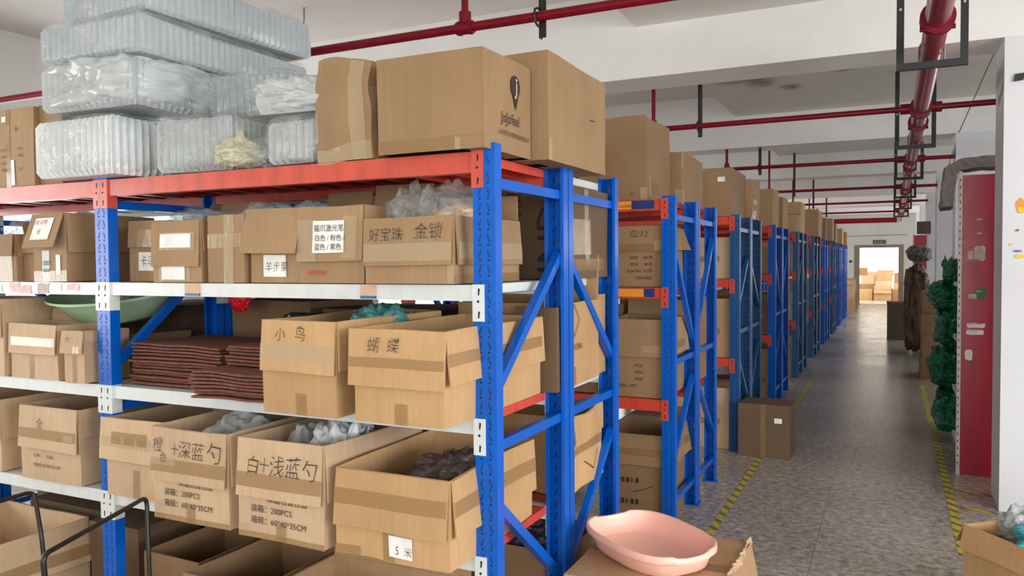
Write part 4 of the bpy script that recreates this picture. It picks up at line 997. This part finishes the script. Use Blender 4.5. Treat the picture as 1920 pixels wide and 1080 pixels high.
t = thing('fire_main', 'thick crimson cross pipe near the far wall', 'pipe', (0, 23.2, PZ)); b = MB(); b.tube([(-4.9, 0, 0), (1.26, 0, 0)], .075, 20); b.build('pipe', M['pipe'], t, 40)
for x in (-.9,):
    q = MB(); q.tube([(x, 0, .05), (x, 0, ZC-PZ-.002)], .02, 12); q.build('riser', M['pipe'], t, 40)
for i, y in enumerate(BY[1:]):
    t = thing('pipe_strap', 'dark angle-iron strap holding the %s branch pipe' % ('first', 'second', 'third', 'fourth', 'fifth', 'sixth')[i], 'bracket', (-.325, y+.03, 2.66), 0, 'dark straps on the branch pipes')
    zt = 3.0 if any(yb-.05 < y+.04 < yb+.46 for yb in BEAMS) else ZL
    b = MB(); b.box(-.018, .018, .0, .004, 0, zt-2.66-.001); b.box(-.018, -.014, .0, .032, 0, zt-2.66-.001); b.build('angle_iron', M['black'], t)
    q = MB(); q.tube([(-.012, -.066, .09), (-.012, -.058, .118), (-.012, -.03, .13), (-.012, .0, .13)], .006, 8); q.tube([(-.012, -.066, .09), (-.012, -.058, .062), (-.012, -.03, .05), (-.012, .0, .05)], .006, 8); q.build('pipe_clip', M['black'], t, 40)
for i, y in enumerate((2.62, 6.1, 9.35, 12.85, 16.2, 19.6)):
    t = thing('pipe_hanger', 'black U-shaped steel hanger frame under the sprinkler main, %s from the camera' % ORD[i], 'bracket', (PX, y, 2.655), 0, 'hanger frames of the sprinkler main')
    zt = 3.0 if any(yb-.05 < y < yb+.46 for yb in BEAMS) else ZL
    for sx in (-1, 1):
        b = MB(); x = sx*.135; b.box(min(x, x+sx*.038), max(x, x+sx*.038), -.004, .0, 0, zt-2.655-.001); b.box(min(x+sx*.034, x+sx*.038), max(x+sx*.034, x+sx*.038), .0, .036, 0, zt-2.655-.001)
        lg = b.build('upright', M['black'], t)
        q = MB(); q.tube([(x+sx*.019, -.012, .33), (x+sx*.019, -.003, .33)], .007, 8); q.build('bolt', M['bolt'], lg, 40)
    b = MB(); b.box(-.173, .173, -.0045, .0355, .0, .036); b.build('crossbar', M['black'], t)
    b = MB()
    for sx in (-1, 1): b.tube([(sx*.062, .015, .03), (sx*.062, .015, .10)], .005, 8)
    arc = [(.062*math.cos(a*PI/10), .015, .10+.062*math.sin(a*PI/10)) for a in range(11)]; b.tube(arc, .005, 8); b.build('u_bolt', M['screwhook'], t, 40)
t = thing('hanging_cable', 'thin dark cable slanting down from the ceiling past the pillars', 'cable', (1.8, 5.0, 3.2))
b = MB(); b.tube([(.12, -1.9, .17), (.085, -1.1, .12), (.0, 2.8, -.2), (-.06, 4.5, -.6)], .0045, 6); b.build('wire', M['black'], t, 50)
b = MB(); b.tube([(-3.1, 2.75, ZC-.001), (-3.1, 2.75, 3.58), (-3.105, 2.75, 3.545), (-3.13, 2.75, 3.525), (-3.16, 2.75, 3.54), (-3.165, 2.75, 3.565)], .007, 10)
tag(b.build('ceiling_hook', M['screwhook'], None, 50), 'small steel hook in the ceiling right of the plastic stacks', 'hook')

# ---------------------------------------------------------------- pillar side
# shop shelf with red end panel
t = thing('gondola_shelf', 'shop shelf with a tall red end panel behind the white pillar', 'shelf', (1.9, 5.8, 0))
G = lambda x0, x1, y0, y1, z0, z1: (x0-1.9, x1-1.9, y0-5.8, y1-5.8, z0, z1)
b = MB(); b.box(*G(1.615, 2.3, 4.452, 4.47, .0, 2.23)); ep = b.build('end_panel', M['redpanel'], t)
b = MB().mat(M['cream']); b.box(*G(1.590, 1.614, 4.445, 4.485, 0, 2.26)); b.mat(M['hole'])
for k in range(40): b.box(*G(1.597, 1.603, 4.4443, 4.4449, .08+.054*k, .10+.054*k))
b.build('upright', None, t)
for z in (.16, .55, .98, 1.42):
    b = MB(); b.box(*G(1.616, 2.29, 4.49, 5.35, z-.03, z)); b.build('shelf_board', M['cream'], t)
b = MB(); b.box(*G(2.27, 2.30, 4.47, 5.38, 0, 2.2)); b.build('back_panel', M['cream'], t)
def blob(parent, name, mat, u, v, w, h, seed, txt=None, ink='ink'):
    """irregular sticker on the end panel; u, v = centre in panel coordinates (metres from its left edge / floor)"""
    rr = random.Random(seed); n = 18; b = MB(); y = 4.4512-5.8-.0006*(seed % 3)
    pts = [(1.615+u-1.9+w/2*max(-1, min(1, 1.25*math.cos(2*PI*k/n)))*(.86+.2*rr.random()), y, v+h/2*max(-1, min(1, 1.25*math.sin(2*PI*k/n)))*(.84+.24*rr.random())) for k in range(n)]
    b.add(pts, [tuple(range(n))]); o = b.build(name, M[mat], parent)
    if txt:
        for i, ln in enumerate(txt):
            put_text('printed_text', M[ink], o, ln, .022, Vector((1.615+u-1.9-w*.40, y, v+h*.12-.030*i)), Vector((1, 0, .05)).normalized(), Vector((0, 0, 1)), Vector((0, -1, 0)), .0008)
blob(ep, 'torn_sticker', 'grypaper', .115, 1.655, .075, .11, 3); blob(ep, 'torn_sticker', 'grypaper', .055, 1.64, .035, .07, 4); blob(ep, 'torn_sticker', 'grypaper', .11, 1.80, .035, .012, 5); blob(ep, 'torn_sticker', 'grypaper', .11, 1.90, .04, .012, 6)
blob(ep, 'green_sticker', 'gsign', .125, 1.355, .085, .085, 7, ['224'], 'wht'); blob(ep, 'torn_sticker', 'grypaper', .07, 1.335, .06, .035, 8)
blob(ep, 'phone_sticker', 'paper', .095, 1.12, .12, .038, 10, ['178 2688']); blob(ep, 'phone_sticker', 'paper', .09, 1.07, .12, .042, 9, ['178 2697'], 'rink'); blob(ep, 'torn_sticker', 'paper', .05, .90, .05, .08, 11)
# grey padding draped over its corner
b = MB(); n = 26; pth = [(2.25, 2.325), (1.95, 2.33), (1.70, 2.325), (1.60, 2.315), (1.54, 2.28), (1.528, 2.18), (1.522, 2.08), (1.518, 2.0)]
def thick_path(b, pth, th, y0, y1, ny):
    vs = []; m = len(pth)
    nr = []
    for i in range(m):
        a = Vector(pth[max(0, i-1)]+(0,)); c = Vector(pth[min(m-1, i+1)]+(0,)); d = (c-a).normalized(); nr.append(Vector((d.y, -d.x, 0)))
    for s_ in (1, -1):
        for i in range(m):
            for j in range(ny+1):
                p = Vector(pth[i]+(0,)) + nr[i]*th/2*s_; vs.append((p.x, y0+(y1-y0)*j/ny, p.y))
    k = m*(ny+1); fs = []; I = lambda s_, i, j: s_*k+i*(ny+1)+j
    for i in range(m-1):
        for j in range(ny):
            fs.append((I(0, i, j), I(0, i, j+1), I(0, i+1, j+1), I(0, i+1, j))); fs.append((I(1, i, j), I(1, i+1, j), I(1, i+1, j+1), I(1, i, j+1)))
        fs.append((I(0, i, 0), I(0, i+1, 0), I(1, i+1, 0), I(1, i, 0))); fs.append((I(0, i, ny), I(1, i, ny), I(1, i+1, ny), I(0, i+1, ny)))
    for j in range(ny):
        fs.append((I(0, 0, j), I(1, 0, j), I(1, 0, j+1), I(0, 0, j+1))); fs.append((I(0, m-1, j), I(0, m-1, j+1), I(1, m-1, j+1), I(1, m-1, j)))
    b.add(vs, fs)
def densify(p, k=4):
    out = []
    for a, c in zip(p, p[1:]):
        for i in range(k): out.append((a[0]+(c[0]-a[0])*i/k, a[1]+(c[1]-a[1])*i/k))
    return out+[p[-1]]
thick_path(b, densify(pth), .075, 4.44, 4.80, 8); b.warp(.022, 9, 4)
tag(b.build('padding_sheet', M['greycloth'], None, 50), 'grey padding draped over the corner of the red-ended shelf', 'padding')
# green sacks heaped beyond the shelf
for i, (x, y, z, sx, sy, sz) in enumerate([(1.66, 5.95, 0, .36, .95, .46), (1.64, 6.05, .40, .40, .95, .44), (1.67, 5.95, .78, .36, .95, .44), (1.63, 6.1, 1.14, .42, .85, .30), (1.68, 5.9, 1.36, .26, .6, .30)]):
    lump('green_sack', 'green woven sack in the heap behind the red-ended shelf, %s' % ('bottom one', 'second from the floor', 'third from the floor', 'second from the top', 'topmost with a pointed fold')[i], 'sack', 'gbag', (x, y, z+.002), (sx, sy, sz), 120+i, 'green sacks heaped behind the red shelf', 0, amp=.45, spikes=(.2 if i < 4 else .5), freq=2.2, power=.5)
# wrapped goods farther on
for i in range(4):
    carton('brown carton in the pile beyond the green sacks, %s' % ('bottom', 'second up', 'third up', 'top')[i], 1.50+.015*(i % 2), 9.6+.02*i, .0015+.292*i, .25, .7, .29, mat='cardd', closed=True, nd=4, group='cartons piled beyond the green sacks')
lump('wrapped_bundle', 'dull brown plastic bundle on the shelf row beyond the carton pile', 'bundle', 'cardk', (1.52, 12.9, .0), (.42, 1.4, 1.55), 131, amp=.3, power=.6)
lump('grey_sheet', 'greyish crumpled sheet topping the brown plastic bundle', 'sheet', 'greycloth', (1.56, 12.9, 1.545), (.42, 1.2, .32), 132, amp=.5, spikes=.3)
t = thing('gondola_shelf', 'farther shop shelf with a red end panel bearing colourful stickers', 'shelf', (1.85, 16.0, 0))
b = MB(); b.box(-.305, -.07, -.10, -.08, 0, 2.10); ep2 = b.build('end_panel', M['redpanel'], t)
b = MB(); b.box(-.33, -.306, -.105, -.06, 0, 2.12); b.build('upright', M['cream'], t)
for z in (.2, .7, 1.2, 1.7):
    b = MB(); b.box(-.30, -.08, -.079, .33, z-.03, z); b.build('shelf_board', M['cream'], t)
for (u, v, w_s, h_s, m_) in ((-.18, 1.80, .13, .13, 'purple'), (-.20, 1.58, .14, .08, 'gsign'), (-.19, 1.30, .15, .11, 'yellow')):
    n = 16; q = MB(); q.add([(u+w_s/2*math.cos(2*PI*k/n), -.1008, v+h_s/2*math.sin(2*PI*k/n)+.2*w_s*math.cos(2*PI*k/n)*.3) for k in range(n)], [tuple(range(n))]); q.build('sticker', M[m_], ep2)
carton('small dark carton on top of the farther red shelf', 1.60, 15.95, 2.13, .25, .35, .25, mat='darkbox', closed=True, nd=3)
t = thing('cabinet', 'low dark brown cabinet standing in the aisle before the far doorway', 'cabinet', (1.265, 15.45, 0))
b = MB(); b.box(-.205, .205, -.28, .28, .0, .73); b.build('body', M['darkbox'], t); b = MB(); b.box(-.215, .215, -.29, .29, .7315, .752); b.build('top', M['cardk'], t)
# things on the near pillar
t = thing('wrapped_bracket', 'black bracket bound with yellow-black tape on the near pillar corner', 'bracket', (1.80, 3.56, 2.66))
b = MB(); b.slab((.022, -.006, .055), (.075, -.006, .06), (.085, -.006, .105), (.03, -.006, .10), .004, 1, 1); b.build('plate', M['black'], t)
b = MB(); b.slab((-.0265, .30, -.05), (-.0265, .008, .03), (-.0265, .008, .085), (-.0265, .30, .01), .0, 4, 1); b.build('tape', M['haz'], t)
st = thing('poster_remains', 'torn orange and yellow sticker remains on the near white pillar', 'stickers', (1.87, 3.568, 1.75))
for iq, (u, v, w_s, h_s, m_) in enumerate(((0, .19, .05, .095, 'orange'), (.005, .165, .04, .04, 'yellow'), (-.015, .04, .022, .014, 'redpanel'), (-.05, -.05, .02, .012, 'yellow'), (-.01, -.09, .05, .014, 'purple'), (.0, -.125, .05, .028, 'yellow'))):
    rr = random.Random(int(u*1000+v*777)); n = 12; q = MB(); q.add([(u+w_s/2*math.cos(2*PI*k/n)*(.8+.4*rr.random()), -.0012-.0008*iq, v+h_s/2*math.sin(2*PI*k/n)*(.8+.4*rr.random())) for k in range(n)], [tuple(range(n))]); q.build('sticker', M[m_], st)

# ---------------------------------------------------------------- far doorway
t = thing('exit_sign', 'dark green exit sign above the far doorway', 'sign', (.735, YF-.03, 2.22)); b = MB(); b.box(-.20, .20, -.012, .028, -.065, .065); b.build('panel', M['exit'], t)
put_text('printed_text', M['wht'], t, '安全出口', .085, Vector((-.17, 0, -.032)), Vector((1, 0, 0)), Vector((0, 0, 1)), Vector((0, -1, 0)), .0135)
b = MB(); b.tube([(-.45, YF-.014, 2.44), (1.6, YF-.014, 2.46)], .010, 8); tag(b.build('wall_conduit', M['brownframe'], None, 40), 'thin conduit on the far wall above the exit sign', 'conduit')
b = MB(); b.box(-.24, -.16, YF-.03, YF-.002, 1.50, 1.58); tag(b.build('light_switch', M['black']), 'small dark switch left of the far doorway', 'switch')
for i, (x, y, z, w_b, h_b) in enumerate([(-.42, 23.6, 0, .5, .42), (-.42, 23.6, .423, .5, .40), (-.40, 24.7, 0, .48, .5), (-.42, 24.7, .503, .5, .45), (-.36, 26.0, 0, .46, .55), (-.38, 26.0, .553, .44, .42)]):
    carton('carton stacked against the wall left of the far doorway, %s' % ('nearest stack bottom', 'nearest stack top', 'middle stack bottom', 'middle stack top', 'last stack bottom', 'last stack top')[i], x, y, z+e, w_b, .7, h_b, mat=('card', 'cardp')[i % 2], closed=True, nd=3, group='cartons by the far doorway')
pile = [(-.1, 31.6, 0, .55, .5, .42, 'cardo'), (.5, 31.4, 0, .62, .5, .42, 'card'), (1.15, 31.7, 0, .5, .5, .45, 'cardd'), (-.1, 32.2, 0, .6, .5, .62, 'cardd'), (.55, 32.1, 0, .6, .5, .75, 'cardp'), (1.2, 32.4, 0, .55, .5, .66, 'cardo'),
        (.02, 32.2, .622, .5, .45, .34, 'cardp'), (.6, 32.1, .752, .55, .45, .2, 'cardo'), (.6, 32.1, .955, .6, .45, .22, 'card'), (1.22, 32.4, .662, .5, .45, .4, 'cardd'), (-.05, 32.25, .965, .3, .4, .3, 'cardd'), (.15, 33.0, 0, .9, .6, 1.1, 'cardp')]
for i, (x, y, z, w_b, d_b, h_b, m_) in enumerate(pile):
    carton('carton in the bright room beyond the doorway, %s' % ('front left', 'front middle', 'front right', 'second row left', 'second row middle', 'second row right', 'lying on the second row left', 'lying on the second row middle', 'topmost in the middle', 'lying on the second row right', 'topmost at the left', 'large one at the back')[i], x, y, z+e, w_b, d_b, h_b, mat=m_, closed=(i != 1), flaps={'f': (.15, 150), 'b': (.15, 30)} if i == 1 else None, nd=3, rz=.0, group='cartons in the end room')
